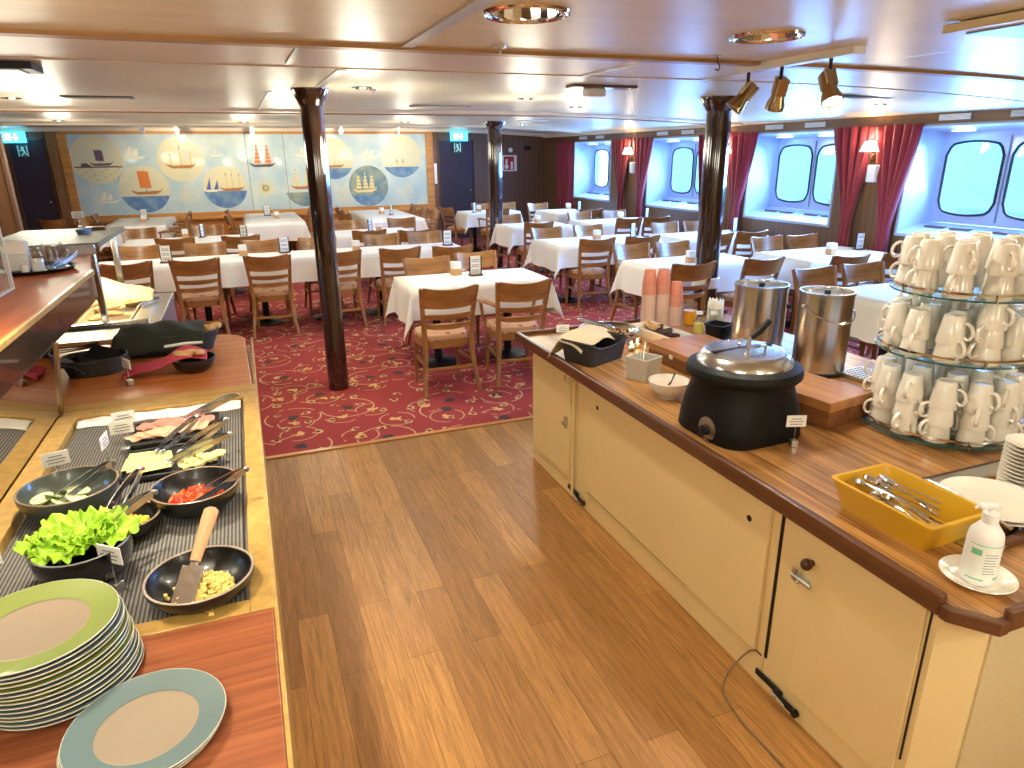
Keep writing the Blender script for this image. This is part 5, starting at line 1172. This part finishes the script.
# covered bread basket
basket('bread_basket', 'long black bread basket under a dark green cloth at the back corner', -.43, 3.82, LZ, .235, .12, .10, .02)
m = MB()
def cov(u, v):
    x = -.27 + .44 * u; y = -.145 + .29 * v
    z = .118 + .035 * math.sin(u * PI) * math.sin(v * PI) + .006 * math.sin(u * 17 + v * 6)
    ex = max(0, abs(y) - .115) / .03; z -= ex * .085
    if x < -.235: z -= (-.235 - x) / .035 * .085
    return (x, y, z)
m.grid(cov, 40, 30); tag(m.build('basket_cloth', M_DKGREEN, loc=(-.43, 3.82, LZ), solid=.004, ang=180), 'dark green cloth folded over the long bread basket', 'cloth')
for q in range(4): tag(MB().sphere(.03, (0, 0, 0), 14, 1.3, .9, .7).build('bread_roll', M_BREAD, loc=(-.28 + .022 * q, 3.79 + .035 * (q % 2), LZ + .100 + .003 * q), rot=(0, .2, q)), 'golden bread roll peeking from the open right end of the basket', 'bread roll', 'bread rolls in the long basket')
t = bowl('serving_bowl', 'dark bowl lined with a rose napkin on the rear top', -.30, 3.40, LZ, .098, .062, .05, M_BOWL, M_BOWL)
m = MB(); m.grid(lambda u, v: (-.30 + .36 * u, -.07 + .16 * v, (.072 if u > .55 else .010 + .062 * (u / .55) ** 1.2) + .010 * math.sin(u * 10 + v * 7) + (.0 if u < .55 else .02 * math.sin((u - .55) * 7) * v)), 36, 14)
tag(m.build('rose_napkin', M_RED, loc=(-.30 + .0, 3.40, LZ), solid=.004, ang=180), 'rose red napkin spilling left out of the dark bowl', 'napkin')
for q in range(3): tag(MB().sphere(.028, (0, 0, 0), 14, 1.6, .8, .5).build('bread_slice', M_BREAD, loc=(-.34 + .035 * q, 3.385 + .02 * (q % 2), LZ + .088), rot=(.2, .2, q * .7)), 'pale bread piece in the rose napkin bowl', 'bread', 'bread pieces in the rose napkin')
tag(MB().tube([(0, 0, 0), (.09, 0, .003), (.17, 0, 0)], [.007, .008, .006], 8, sy=.5).build('bread_knife', M_WPLAST, loc=(-.43, 3.52, LZ + .098), rot=(0, 0, .12)), 'pale handled knife lying behind the rose napkin', 'knife')
# raised shelf: tray with napkin basket and jars
SZ = 1.284
t = thing('round_tray', 'round glossy black tray at the far end of the raised shelf', 'tray', (-1.0, 3.98, SZ)); MB().lathe([(0, .003), (.165, .003), (.188, .018), (.192, .018), (.17, 0), (0, 0)], 48).build('tray_dish', M_BLACKP, t)
t = thing('wire_napkin_basket', 'white wire basket full of standing paper napkins on the round tray', 'napkin basket', (-1.06, 4.0, SZ + .006))
for z in (.0, .02, .05, .08): MB().tube([(-.05, -.04, z), (.05, -.04, z), (.05, .04, z), (-.05, .04, z), (-.05, -.04, z)], .002, 6).build('wire_ring', M_WPLAST, t)
m = MB()
for k in range(9):
    x = -.05 + .0125 * k; m.cyl((x, -.04, 0), (x, -.04, .08), .0014, n=5).cyl((x, .04, 0), (x, .04, .08), .0014, n=5)
m.build('wire_bars', M_WPLAST, t)
for q in range(6): tag(MB().box(-.052, .052, -.004, .004, 0, .135 - .003 * (q % 2)).build('paper_napkin', M_PAPER, loc=(-1.06, 3.97 + .0115 * q, SZ + .008), rot=(.02 * (q - 3), 0, .02 * (q % 3)), bev=.002), 'white paper napkin standing in the wire basket on the tray', 'paper napkin', 'paper napkins in the wire basket')
def make_jar(fill):
    t = thing('condiment_jar', '', 'jar'); MB().lathe([(0, .002), (.027, .002), (.030, .012), (.030, .075), (.022, .088), (.022, .098)], 24).build('glass_body', M_JARGLASS, t)
    MB().lathe([(.024, .096), (.024, .108), (.008, .112), (.007, .122), (0, .124)], 20).build('lid', M_JARGLASS, t)
    if fill: MB().lathe([(0, .005), (.027, .005), (.027, .06), (0, .06)], 20).build('contents', fill, t)
    return t
JA = Maker(make_jar(M_PAPER)); JB = Maker(make_jar(None))
JA('glass jar filled with white sugar in the middle of the round tray', (-.955, 3.90, SZ + .006), 0, 'glass jars on the round tray')
JB('empty glass jar right of the sugar jar on the round tray', (-.905, 3.97, SZ + .006), 0, 'glass jars on the round tray')
JB('empty glass jar at the right rim of the round tray', (-.875, 4.05, SZ + .006), 0, 'glass jars on the round tray')
JB('empty glass jar behind the sugar jar on the round tray', (-.95, 4.05, SZ + .006), 0, 'glass jars on the round tray')
JB('glass jar at the left rim of the round tray', (-1.13, 3.88, SZ + .006), 0, 'glass jars on the round tray')
t = thing('small_candle_glass', 'small white candle glass before the wire napkin basket', 'candle', (-1.0, 3.86, SZ + .006)); MB().lathe([(0, .002), (.016, .002), (.018, .04), (.015, .04), (.013, .03), (0, .03)], 18).build('cup', M_WHITE, t)
tongs('steel tongs hanging over the right rim of the round tray', (-.82, 4.10, SZ + .05), (-.90, 3.93, SZ + .012), 'serving tongs')
# things on the steel heat shelf
t = thing('blue_cup', 'small pale blue dish on the steel heat shelf', 'dish', (-.98, 5.2, 1.345)); MB().lathe([(0, 0), (.035, 0), (.05, .03), (.046, .03), (.03, .006), (0, .006)], 24).build('dish_body', mat('pale_blue_glaze', rgb(120, 160, 214), .3), t)
CD('white label card standing at the far end of the heat shelf', (-1.05, 5.5, 1.345), .2, 'label cards on small steel cubes')
t = thing('small_box', 'small dark box lying on the heat shelf', 'box', (-.95, 5.45, 1.345)); MB().box(-.06, .06, -.04, .04, 0, .02).build('box_body', M_BOXWOOD, t, bev=.002)

# ================================================================== things on the right counter
# far end: basket with linen, fruit bowl, trays, cups
t = thing('bread_basket', 'black rectangular wicker basket with cream linen on the right counter', 'basket', (1.635, 3.05, CZ), .42)
m = MB(); hx, hy, H = .142, .10, .085
def bsk(u, v):
    k = u * 4; s_ = int(min(k, 3.999)); f = k - s_; c = [(-1, -1), (1, -1), (1, 1), (-1, 1), (-1, -1)]
    x = c[s_][0] + (c[s_ + 1][0] - c[s_][0]) * f; y = c[s_][1] + (c[s_ + 1][1] - c[s_][1]) * f; g = .86 + .14 * v; w_ = 1 + .012 * math.sin(u * 2 * PI * 28 + PI * round(v * 9))
    hcur = H * (1 + .38 * (abs(x) ** 3) * v)
    return (hx * x * g * w_, hy * y * g * w_, hcur * v)
m.grid(bsk, 160, 9); m.build('woven_side', M_WICKER, t, solid=.006)
MB().box(-hx * .86, hx * .86, -hy * .86, hy * .86, 0, .005).build('woven_base', M_WICKER, t)
MB().tube([Vector(bsk(k / 80, 1.0)) for k in range(81)], .007, 6, up=(0, 0, 1)).build('woven_rim', M_WICKER, t)
m = MB()
def lin(u, v):
    x = -.165 + .35 * u; y = -.045 + .225 * v; z = .098 + .045 * math.sin(min(1, v * 1.3) * PI * .6) - .012 * math.cos(u * 2 * PI) + .006 * math.sin(u * 13 + v * 8)
    if abs(x) > .150: z -= (abs(x) - .150) / .035 * (.045 if x < 0 else .07)
    if y > .11: z -= (y - .11) / .05 * .08
    return (x, y, z)
m.grid(lin, 44, 30); tag(m.build('linen_cloth', M_LINEN, loc=(1.645, 3.065, CZ), rot=(0, 0, .42), solid=.004, ang=180), 'cream linen cloth draped over the black basket', 'cloth')
t = thing('glass_bowl', 'wide shallow glass bowl of dried fruit and nuts at the far end', 'bowl', (1.915, 3.40, CZ)); MB().lathe([(0, .004), (.08, .004), (.16, .05), (.175, .062), (.17, .062), (.15, .048), (.075, .012), (0, .012)], 40).build('bowl_body', M_JARGLASS, t); MB().torus(.172, .003, (0, 0, .062), 40, 6).build('rim', M_STEELH, t)
chunks('dried_fruit', 'brown dried fruit heaped in the wide glass bowl', 1.935, 3.39, CZ + .025, .12, 130, .011, M_FRUIT, mats=[M_FRUIT, mat('tan_nuts', rgb(206, 160, 100), .6), mat('dark_prunes', rgb(60, 34, 30), .4)])
tongs('steel tongs resting on the left rim of the glass bowl', (1.76, 3.47, CZ + .10), (1.92, 3.41, CZ + .062), 'serving tongs')
def box_tray(name, label, cat, x, y, z, hx, hy, H, mt, rz=0, th=.005, fl=.86, bev=.006):
    t = thing(name, label, cat, (x, y, z), rz); rings = []
    def rr(g, zz, o_=0.0, r_=.018):
        pts = []; ax, ay = hx * g - o_, hy * g - o_
        for sx, sy_, a0 in ((1, 1, 0), (-1, 1, PI / 2), (-1, -1, PI), (1, -1, 3 * PI / 2)):
            for k in range(5): a = a0 + k * PI / 8; pts.append((sx * (ax - r_) + r_ * math.cos(a), sy_ * (ay - r_) + r_ * math.sin(a), zz))
        return pts
    m = MB(); m.loft([rr(fl, 0), rr(1, H), rr(1, H, -.006), rr(1, H + .006, -.006), rr(1, H + .006, th), rr(fl, th + .002, th)]); m.build('tub_body', mt, t); return t
box_tray('white_tray', 'long white porcelain tray of brownies and sweets before the cups', 'tray', 2.19, 3.27, CZ, .08, .20, .05, M_WHITE, .10)
for q in range(6): tag(MB().box(-.04, .04, -.028, .028, 0, .022).build('brownie', mat('dark_brownie', rgb(52, 32, 28), .6) if q == 0 else bpy.data.materials['dark_brownie'], loc=(2.18 + .045 * (q % 2) - .02, 3.12 + .04 * q, CZ + .022 + .012 * (q % 2)), rot=(.25 * (q % 3 - 1), .3 * (q % 2), q * .8), bev=.003), 'dark brownie piece in the long white tray', 'brownie', 'brownies in the white tray')
for q in range(3): tag(MB().box(-.035, .035, -.03, .03, 0, .03).build('cake_piece', M_BREAD, loc=(2.20, 3.34 + .04 * q, CZ + .035), rot=(.3 * q, .2, q * .6), bev=.004), 'pale cake piece at the far end of the long white tray', 'cake', 'cake pieces in the white tray')
chunks('sweets', 'pink and yellow wrapped sweets beside the wooden box', 2.20, 2.86, CZ + .05, .05, 26, .011, M_RED, mats=[mat('pink_sweets', rgb(236, 120, 110), .4), mat('cream_sweets', rgb(240, 210, 150), .4)])
t = thing('sweets_dish', 'small pale dish of wrapped sweets behind the wooden box', 'dish', (2.20, 2.86, CZ)); MB().lathe([(0, .002), (.04, .002), (.07, .045), (.066, .045), (.035, .01), (0, .01)], 24).build('dish_body', M_WHITE, t)
# paper cups in three stacks
def make_pcup(mt):
    t = thing('paper_cup', '', 'paper cup'); MB().lathe([(.0445, 0), (.0458, .003), (.033, .096), (.032, .098), (0, .096)], 24).build('cup_wall', mt, t); MB().torus(.0455, .0012, (0, 0, .002), 24, 6).build('rolled_rim', M_CUPSW, t); return t
P1 = Maker(make_pcup(M_CUPSW)); P2 = Maker(make_pcup(M_CUPS))
for i, (x, y, n_, nm) in enumerate([(2.285, 3.565, 20, 'left'), (2.373, 3.55, 20, 'middle'), (2.458, 3.53, 14, 'right')]):
    for k in range(n_):
        top = k == n_ - 1
        (P1 if k < n_ - 5 else P2)('%s paper cup %s the %s stack of upturned cups' % ('pink patterned' if k >= n_ - 5 else 'pale patterned', 'on top of' if top else 'nested in', nm), (x, y, CZ + .0135 * k), 0, 'paper cups of the %s stack%s' % (nm, ', top' if top else (', pink' if k >= n_ - 5 else ', pale')))
# candles and grey pot
for x, y, l in ((1.905, 3.12, 'lit tea light nearer the grey square pot'), (1.965, 3.16, 'lit tea light beside the wooden box')):
    t = thing('tea_light', l, 'candle', (x, y, CZ)); MB().lathe([(0, .003), (.022, .003), (.03, .045), (.027, .045), (.02, .008), (0, .008)], 20).build('glass_cup', M_JARGLASS, t); MB().lathe([(0, .006), (.018, .006), (.018, .022), (0, .022)], 16).build('wax', M_PAPER, t); MB().lathe([(0, .022), (.006, .032), (0, .055)], 10).build('flame', M_FLAME, t)
    add_light('tea_light_flame', 'POINT', (x, y, CZ + .05), .25, size=.008, color=(1, .6, .25))
t = thing('square_pot', 'light grey square ceramic pot with a small spoon standing in it', 'pot', (1.705, 2.675, CZ), .42); H = .112; a = .064
m = MB(); m.loft([[(-a * .9, -a * .9, 0), (a * .9, -a * .9, 0), (a * .9, a * .9, 0), (-a * .9, a * .9, 0)], [(-a, -a, H), (a, -a, H), (a, a, H), (-a, a, H)], [(-a + .008, -a + .008, H), (a - .008, -a + .008, H), (a - .008, a - .008, H), (-a + .008, a - .008, H)], [(-a + .014, -a + .014, .07), (a - .014, -a + .014, .07), (a - .014, a - .014, .07), (-a + .014, a - .014, .07)]]); m.build('pot_body', M_GREYCER, t, bev=.003)
MB().tube([(.01, .01, .06), (.03, .02, .12), (.045, .025, .165)], [.003, .0025, .004], 6).build('spoon', M_STEEL, t)
t = thing('white_bowl', 'white porcelain bowl of pink cream with a dark spoon', 'bowl', (1.665, 2.40, CZ)); MB().lathe([(0, 0), (.040, 0), (.042, .010), (.064, .026), (.088, .058), (.091, .080), (.088, .080), (.083, .058), (.06, .030), (0, .018)], 40).build('bowl_body', M_WHITE, t)
MB().lathe([(0, .060), (.05, .058), (.083, .055)], 30).build('pink_cream', mat('pink_cream', rgb(232, 196, 178), .5, bump=(20, .4)), t); MB().tube([(-.01, -.01, .052), (.02, .01, .068), (.05, .03, .095)], [.008, .003, .004], 8).build('spoon', M_BLACK, t)
# wooden boxes
def wbox(label, x, y, hx, hy, H, rz):
    t = thing('wooden_box', label, 'wooden box', (x, y, CZ), rz); MB().box(-hx, hx, -hy, hy, .004, H * .62).build('box_body', M_BOXWOOD, t, bev=.003); MB().box(-hx - .002, hx + .002, -hy - .002, hy + .002, H * .62 + .002, H).build('lid', wood('walnut_lid', rgb(196, 138, 82), rgb(160, 106, 60), 'Y', 5, .4, .1), t, bev=.003)
    MB().box(-hx - .006, -hx, -.012, .012, H * .5, H * .72).build('catch', M_WPLAST, t)
    for sx in (-1, 1): MB().box(sx * hx * .8 - .01, sx * hx * .8 + .01, -hy * .8, hy * .8, 0, .004).build('foot', M_BLACK, t)
wbox('walnut wooden box behind the soup kettle and grey pot', 2.105, 2.775, .18, .20, .09, .04)
wbox('walnut wooden tea box right of the soup kettle', 2.115, 2.02, .13, .17, .112, .16)
# soup kettle
t = thing('soup_kettle', 'black soup kettle with hinged steel lid on the right counter', 'soup kettle', (1.71, 1.985, CZ), .04)
def sq(r_, z, p=.45, n=48):
    out_ = []
    for k in range(n): a = 2 * PI * k / n; c, s_ = math.cos(a), math.sin(a); out_.append((r_ * math.copysign(abs(c) ** p, c), r_ * math.copysign(abs(s_) ** p, s_), z))
    return out_
m = MB(); m.loft([sq(.188, .0, .5), sq(.193, .01, .5), sq(.190, .06, .52), sq(.183, .14, .62), sq(.178, .20, .85), sq(.184, .218, .95), sq(.205, .225, 1), sq(.214, .235, 1), sq(.216, .250, 1), sq(.208, .268, 1), sq(.185, .278, 1), sq(.16, .278, 1)]); m.build('kettle_body', M_BLACKP, t)
MB().lathe([(.178, .278), (.176, .290), (.166, .300), (.160, .312), (.148, .318)], 48).build('steel_collar', M_STEEL, t)
lid = MB().lathe([(.150, .316), (.146, .322), (.10, .326), (.04, .328), (0, .328)], 48).build('lid', M_STEEL, t)
MB().box(-.142, .142, .008, .020, .324, .329).build('lid_hinge', M_BLACK, lid)
MB().tube([(-.05, -.05, .325), (-.045, -.055, .345), (.0, -.06, .350), (.045, -.055, .345), (.05, -.05, .325)], .006, 8).build('lid_handle', M_CHROME, lid)
MB().tube([(.02, .06, .325), (.025, .062, .345), (.06, .062, .348), (.065, .06, .325)], .005, 8).build('lid_handle', M_CHROME, lid)
l = MB().tube([(-.04, -.05, .30), (-.035, -.055, .37), (-.03, -.057, .39)], .007, 8, sy=.5).build('ladle_shaft', M_STEEL, t)
MB().tube([(-.03, -.057, .385), (.0, -.065, .41), (.035, -.07, .445)], [.012, .014, .012], 8, sy=.7).build('ladle_handle', M_BLACK, l)
f = MB(); f.lathe([(.046, 0), (.046, .004), (.03, .006), (0, .006)], 28, M=Matrix.Translation((-.187, -.045, .048)) @ Matrix.Rotation(-PI / 2, 4, 'Y')); f.build('control_plate', M_STEELH, t)
MB().lathe([(.021, 0), (.020, .018), (.014, .021), (0, .021)], 20, M=Matrix.Translation((-.193, -.045, .046)) @ Matrix.Rotation(-PI / 2, 4, 'Y')).build('control_knob', M_BLACK, t)
# coffee urns
def urn(label, x, y, r_, H, handle):
    t = thing('coffee_urn', label, 'coffee urn', (x, y, CZ), .3)
    MB().lathe([(r_, 0), (r_, H - .008), (r_ + .004, H - .006), (r_ + .004, H + .006), (r_ - .004, H + .006), (r_ - .006, H - .012)], 48).build('urn_body', M_STEEL, t)
    MB().lathe([(r_ - .005, H - .008), (r_ - .02, H - .010), (.03, H - .012), (0, H - .012)], 40).build('urn_lid', M_STEELH, t)
    MB().box(-.012, .012, -.01, .01, H - .012, H + .008).build('lid_knob', M_BLACK, t, bev=.002)
    MB().lathe([(r_ + .003, 0), (r_ + .006, .004), (r_ + .006, .016), (r_, .02)], 40).build('foot_ring', M_BLACK, t)
    if handle:
        pts = []
        for k in range(13): a = PI + PI * k / 12 - .35; pts.append(((r_ + .008) * math.cos(a), (r_ + .010) * math.sin(a), H - .06 - .07 * math.sin(PI * k / 12)))
        MB().tube(pts, .003, 6).build('wire_handle', M_CHROME, t)
        for k in (0, 12): MB().sphere(.010, pts[k], 8).build('handle_lug', M_STEELH, t)
    else:
        MB().tube([(r_ * .55, -r_ * .83, H - .11), (r_ * .75, -r_ * .86, H - .11), (r_ * 1.22, -r_ * .35, H - .11), (r_ * 1.05, -r_ * .1, H - .11)], .011, 8, sy=.6).build('side_grip', M_BLACK, t)
    MB().cyl((r_ * .9, .03, .07), (r_ + .05, .05, .07), .012, n=10).box(r_ + .03, r_ + .06, .02, .06, .08, .11).build('tap', M_BLACK, t)
urn('tall steel coffee urn behind the soup kettle, with a black side grip', 2.44, 2.76, .132, .385, False)
urn('tall steel coffee urn with a wire carrying handle right of the other', 2.555, 2.44, .122, .395, True)
t = thing('drip_tray', 'grey perforated drip tray beside the right coffee urn', 'drip tray', (2.68, 2.24, CZ), .1); MB().box(-.08, .10, -.12, .12, 0, .02).build('tray_body', M_STEELH, t, bev=.003)
m = MB()
for i in range(8):
    for j in range(10): m.cyl((-.07 + .02 * i, -.105 + .023 * j, .020), (-.07 + .02 * i, -.105 + .023 * j, .0215), .006, n=6)
m.build('perforations', M_BLACK, t)
# glassware cluster behind the white tray
t = thing('juice_carafe', 'glass carafe of orange juice beside the paper cups', 'carafe', (2.55, 3.50, CZ)); MB().lathe([(0, .003), (.04, .003), (.045, .02), (.045, .10), (.033, .13), (.04, .155)], 28).build('glass_body', M_JARGLASS, t); MB().lathe([(0, .006), (.04, .006), (.041, .09), (0, .09)], 24).build('orange_juice', M_OJ, t)
MB().tube([(.045, 0, .03), (.075, 0, .05), (.07, 0, .10), (.042, 0, .12)], .004, 6).build('handle', M_JARGLASS, t)
for x, y, l in ((2.46, 3.28, 'left'), (2.53, 3.24, 'right')):
    t = thing('dressing_bottle', 'glass bottle of pale yellow dressing, %s of the pair' % l, 'bottle', (x, y, CZ)); MB().lathe([(0, .003), (.030, .003), (.033, .015), (.033, .07), (.018, .10), (.018, .125)], 24).build('glass_body', M_JARGLASS, t); MB().lathe([(0, .006), (.029, .006), (.030, .065), (0, .066)], 20).build('dressing', M_GLASSY, t); MB().lathe([(.02, .12), (.02, .135), (0, .137)], 18).build('stopper', M_WPLAST, t)
t = box_tray('black_bin', 'small dark grey bin standing before the left coffee urn', 'bin', 2.40, 3.02, CZ, .06, .06, .12, M_BLACKP, .4, fl=.8)
t = thing('napkin_glass', 'glass holding crumpled white paper napkins beside the pillar', 'glass', (2.68, 3.42, CZ)); MB().lathe([(0, .003), (.035, .003), (.045, .11), (.042, .11), (.033, .008)], 24).build('glass_body', M_JARGLASS, t)
m = MB()
for q in range(6): m.grid(lambda u, v: (-.035 + .07 * u + .01 * math.sin(q), -.03 + .012 * q + .01 * math.sin(u * 6 + q), .03 + .13 * v + .012 * math.sin(u * 8 + q)), 8, 4)
m.build('napkins', M_PAPER, t, solid=.002)
t = thing('cutlery_caddy', 'dark caddy of cutlery handles behind the bin', 'cutlery holder', (2.74, 3.22, CZ), .3); MB().box(-.06, .06, -.045, .045, 0, .10).build('caddy_body', M_BLACKP, t, bev=.004)
for q in range(8): MB().tube([(-.045 + .012 * q, .01 * (q % 3) - .01, .09), (-.05 + .014 * q, .015 * (q % 3) - .01, .155)], [.003, .006], 6).build('cutlery_handle', M_STEEL, t)
# mugs on the tiered glass stand
SX, SY = 2.44, 1.70
st = thing('tiered_mug_stand', 'three tiered round glass stand with chrome rails holding the mugs', 'stand', (SX, SY, CZ))
tiers = [(.018, .272), (.315, .262), (.540, .245)]
MB().cyl((0, 0, 0), (0, 0, .62), .014, n=16).build('centre_pole', M_CHROME, st)
MB().lathe([(0, 0), (.12, 0), (.12, .008), (.02, .014)], 36).build('base_plate', M_STEELH, st)
for z, r_ in tiers:
    MB().lathe([(.014, z), (r_, z), (r_, z + .006), (.014, z + .006)], 64).build('glass_tier', M_SHELFGLASS, st)
    MB().lathe([(r_ - .0005, z), (r_ + .0012, z + .001), (r_ + .0012, z + .005), (r_ - .0005, z + .006)], 64).build('glass_edge', M_GLASSEDGE, st)
    m = MB(); n = 64; rings = []
    for (dr, dz) in ((0, .022), (.002, .022), (.002, .030), (0, .030)): rings.append([((r_ - .006 + dr) * math.cos(2 * PI * k / n), (r_ - .006 + dr) * math.sin(2 * PI * k / n), z + dz) for k in range(n)])
    m.loft(rings + [rings[0]], cap=False); m.build('rail', M_CHROME, st)
    for k in range(5): a = 2 * PI * k / 5 + 2.9; MB().box(-.006, .006, -.003, .003, z, z + .030, M=Matrix.Translation(((r_ - .003) * math.cos(a), (r_ - .003) * math.sin(a), 0)) @ Matrix.Rotation(a, 4, 'Z')).build('rail_post', M_CHROME, st)
def make_mug():
    t = thing('white_mug', '', 'mug')
    MB().lathe([(.041, 0), (.045, .0), (.0455, .004), (.0445, .02), (.0335, .096), (.031, .102), (.028, .1035), (.027, .101), (0, .1005)], 32).build('mug_body', M_WHITE, t)
    MB().tube(smooth_pts([(.042, 0, .030), (.058, 0, .024), (.070, 0, .040), (.066, 0, .064), (.050, 0, .078), (.037, 0, .074)], 4), .0055, 8, sy=1.3).build('handle', M_WHITE, t)
    return t
MG = Maker(make_mug())
def mugs(ti, ring_r, n, levels, ph, nm, step=.062):
    z, r_ = tiers[ti]; tn = ['lowest', 'middle', 'top'][ti]
    for k in range(n):
        a = 2 * PI * k / n + ph; x, y = SX + ring_r * math.cos(a), SY + ring_r * math.sin(a)
        # facing the aisle?
        side = math.cos(a - math.atan2(-SY, -SX))
        where = 'facing the aisle' if side > .5 else ('at the side' if side > -.4 else 'at the back')
        L = levels if isinstance(levels, int) else levels[k % len(levels)]
        for j in range(L):
            lev = 'topmost' if j == L - 1 else ('bottom' if j == 0 else 'middle')
            MG('upturned white mug, %s of its stack, %s ring of %s glass tier, %s' % (lev, nm, tn, where), (x + random.uniform(-.002, .002), y + random.uniform(-.002, .002), CZ + z + .0065 + step * j), a + random.uniform(-1.3, 1.3), 'white mugs, %s, %s ring, %s tier, %s' % (lev, nm, tn, where))
mugs(0, .212, 12, 3, .1, 'outer'); mugs(0, .105, 5, 3, .3, 'inner')
mugs(1, .203, 11, [2, 2, 3, 2, 2], .25, 'outer'); mugs(1, .10, 5, 2, 0, 'inner')
mugs(2, .188, 10, 2, .5, 'outer', .082); mugs(2, .09, 4, 2, .4, 'inner', .082)
# mustard cutlery tub
t = box_tray('cutlery_tub', 'mustard yellow plastic tub full of steel spoons and forks', 'tub', 1.690, 1.225, CZ, .115, .165, .085, M_TUB, .02, fl=.84)
def make_spoon():
    t = thing('spoon', '', 'spoon'); MB().tube([(0, -.085, .002), (0, -.03, .006), (0, .03, .003), (0, .055, .004)], [.0065, .004, .0035, .005], 8, sy=.4, up=(1, 0, 0)).build('handle', M_CHROME, t); m = MB(); m.sphere(.019, (0, .075, .002), 16, .85, 1.3, .3); m.build('bowl', M_CHROME, t); return t
SP = Maker(make_spoon())
for q in range(18):
    SP('steel spoon lying in the mustard cutlery tub', (1.675 + random.uniform(-.05, .05), 1.235 + random.uniform(-.035, .03), CZ + .014 + .0048 * q), 0, 'steel spoons in the mustard tub', rot=(random.uniform(-.06, .12), random.uniform(-.3, .3), random.uniform(-.25, .3)))
# white plates, saucers, soap bottle
def make_wplate(R, sx=1.0):
    t = thing('white_plate', '', 'plate'); MB().lathe([(0, 0), (R * .55, 0), (R * .62, .004), (R * .98, .017), (R, .019), (R * .985, .021), (R * .70, .0105), (R * .6, .006), (0, .005)], 56, sx=sx).build('plate_body', M_WHITE, t); return t
PW = Maker(make_wplate(.142, 1.0))
for k in range(2): PW('large white plate, %s of the two beside the soap bottle' % ('lower' if k == 0 else 'upper'), (1.958 + .004 * k, 1.155, CZ + .022 + .012 * k), 0, 'large white plates beside the soap')
PS = Maker(make_wplate(.085)); PS('white saucer under the soap bottle at the counter corner', (1.608, .940, CZ + .001))
def make_saucer():
    t = thing('saucer', '', 'saucer'); MB().lathe([(0, 0), (.04, 0), (.045, .003), (.072, .014), (.074, .016), (.070, .0165), (.045, .007), (0, .006)], 40).build('saucer_body', M_WHITE, t); return t
SA = Maker(make_saucer())
for k in range(16): SA('white saucer in the tall stack rising from the far plate well' if k < 15 else 'topmost white saucer of the stack in the far plate well', (2.165 + .0012 * k, 1.195 + .0008 * k, CZ - .02 + .0118 * k), 0, 'white saucers in the plate well' if k < 15 else None)
MB_ = thing('steel_rod', 'steel rod leaning over the large white plates', 'rod', (0, 0, 0)); MB().tube([(1.86, 1.33, CZ + .04), (1.87, 1.30, CZ + .062), (1.87, 1.22, CZ + .062), (1.84, 1.02, CZ + .052)], .006, 8).build('rod_shaft', M_STEEL, MB_)
t = thing('soap_bottle', 'white pump soap bottle with a green printed label on a saucer', 'bottle', (1.605, .940, CZ + .008), -.5)
MB().lathe([(0, 0), (.036, 0), (.039, .006), (.039, .115), (.036, .135), (.022, .155), (.017, .160), (.017, .165)], 36).build('bottle_body', M_WPLAST, t)
MB().lathe([(.0185, .163), (.0185, .185), (.008, .187), (.007, .20), (0, .2)], 24).build('pump_collar', M_WPLAST, t)
MB().box(-.032, .012, -.009, .009, .198, .209).tube([(-.028, 0, .203), (-.040, 0, .196)], .004, 6).build('pump_head', M_WPLAST, t, bev=.003)
lb = MB()
for k in range(18):
    a0 = PI + .2 + k * (PI - .4) / 18; a1 = PI + .2 + (k + 1) * (PI - .4) / 18; r_ = .0394
    lb.prism([(r_ * math.cos(a0), r_ * math.sin(a0)), (r_ * math.cos(a1), r_ * math.sin(a1)), (.0388 * math.cos(a1), .0388 * math.sin(a1)), (.0388 * math.cos(a0), .0388 * math.sin(a0))], .012, .112)
l = lb.build('label', mat('label_white', rgb(236, 240, 236), .5), t)
def on_bottle(m, a, w_, z0, z1, r_=.0397):
    n = max(1, int(w_ / .15))
    for k in range(n):
        b0 = a + w_ * k / n; b1 = a + w_ * (k + 1) / n; m.prism([(r_ * math.cos(b0), r_ * math.sin(b0)), (r_ * math.cos(b1), r_ * math.sin(b1)), (.0392 * math.cos(b1), .0392 * math.sin(b1)), (.0392 * math.cos(b0), .0392 * math.sin(b0))], z0, z1)
m = MB(); on_bottle(m, PI + .45, .6, .084, .100); on_bottle(m, PI + .4, 1.0, .016, .020); on_bottle(m, PI + 2.0, .5, .018, .026); on_bottle(m, PI + .3, 2.4, .110, .112); m.build('green_print', M_GREENINK, l)
m = MB()
for q in range(8): on_bottle(m, PI + 1.25, .8 - .1 * (q % 3), .036 + .0075 * q, .038 + .0075 * q)
m.build('grey_print', M_INK, l)
m = MB()
for q in range(3): on_bottle(m, PI + 2.35, .22, .05 + .015 * q, .052 + .015 * q); on_bottle(m, PI + 2.35, .22, .060 + .015 * q, .062 + .015 * q)
m.build('red_hazard_marks', M_SIGNR, l)
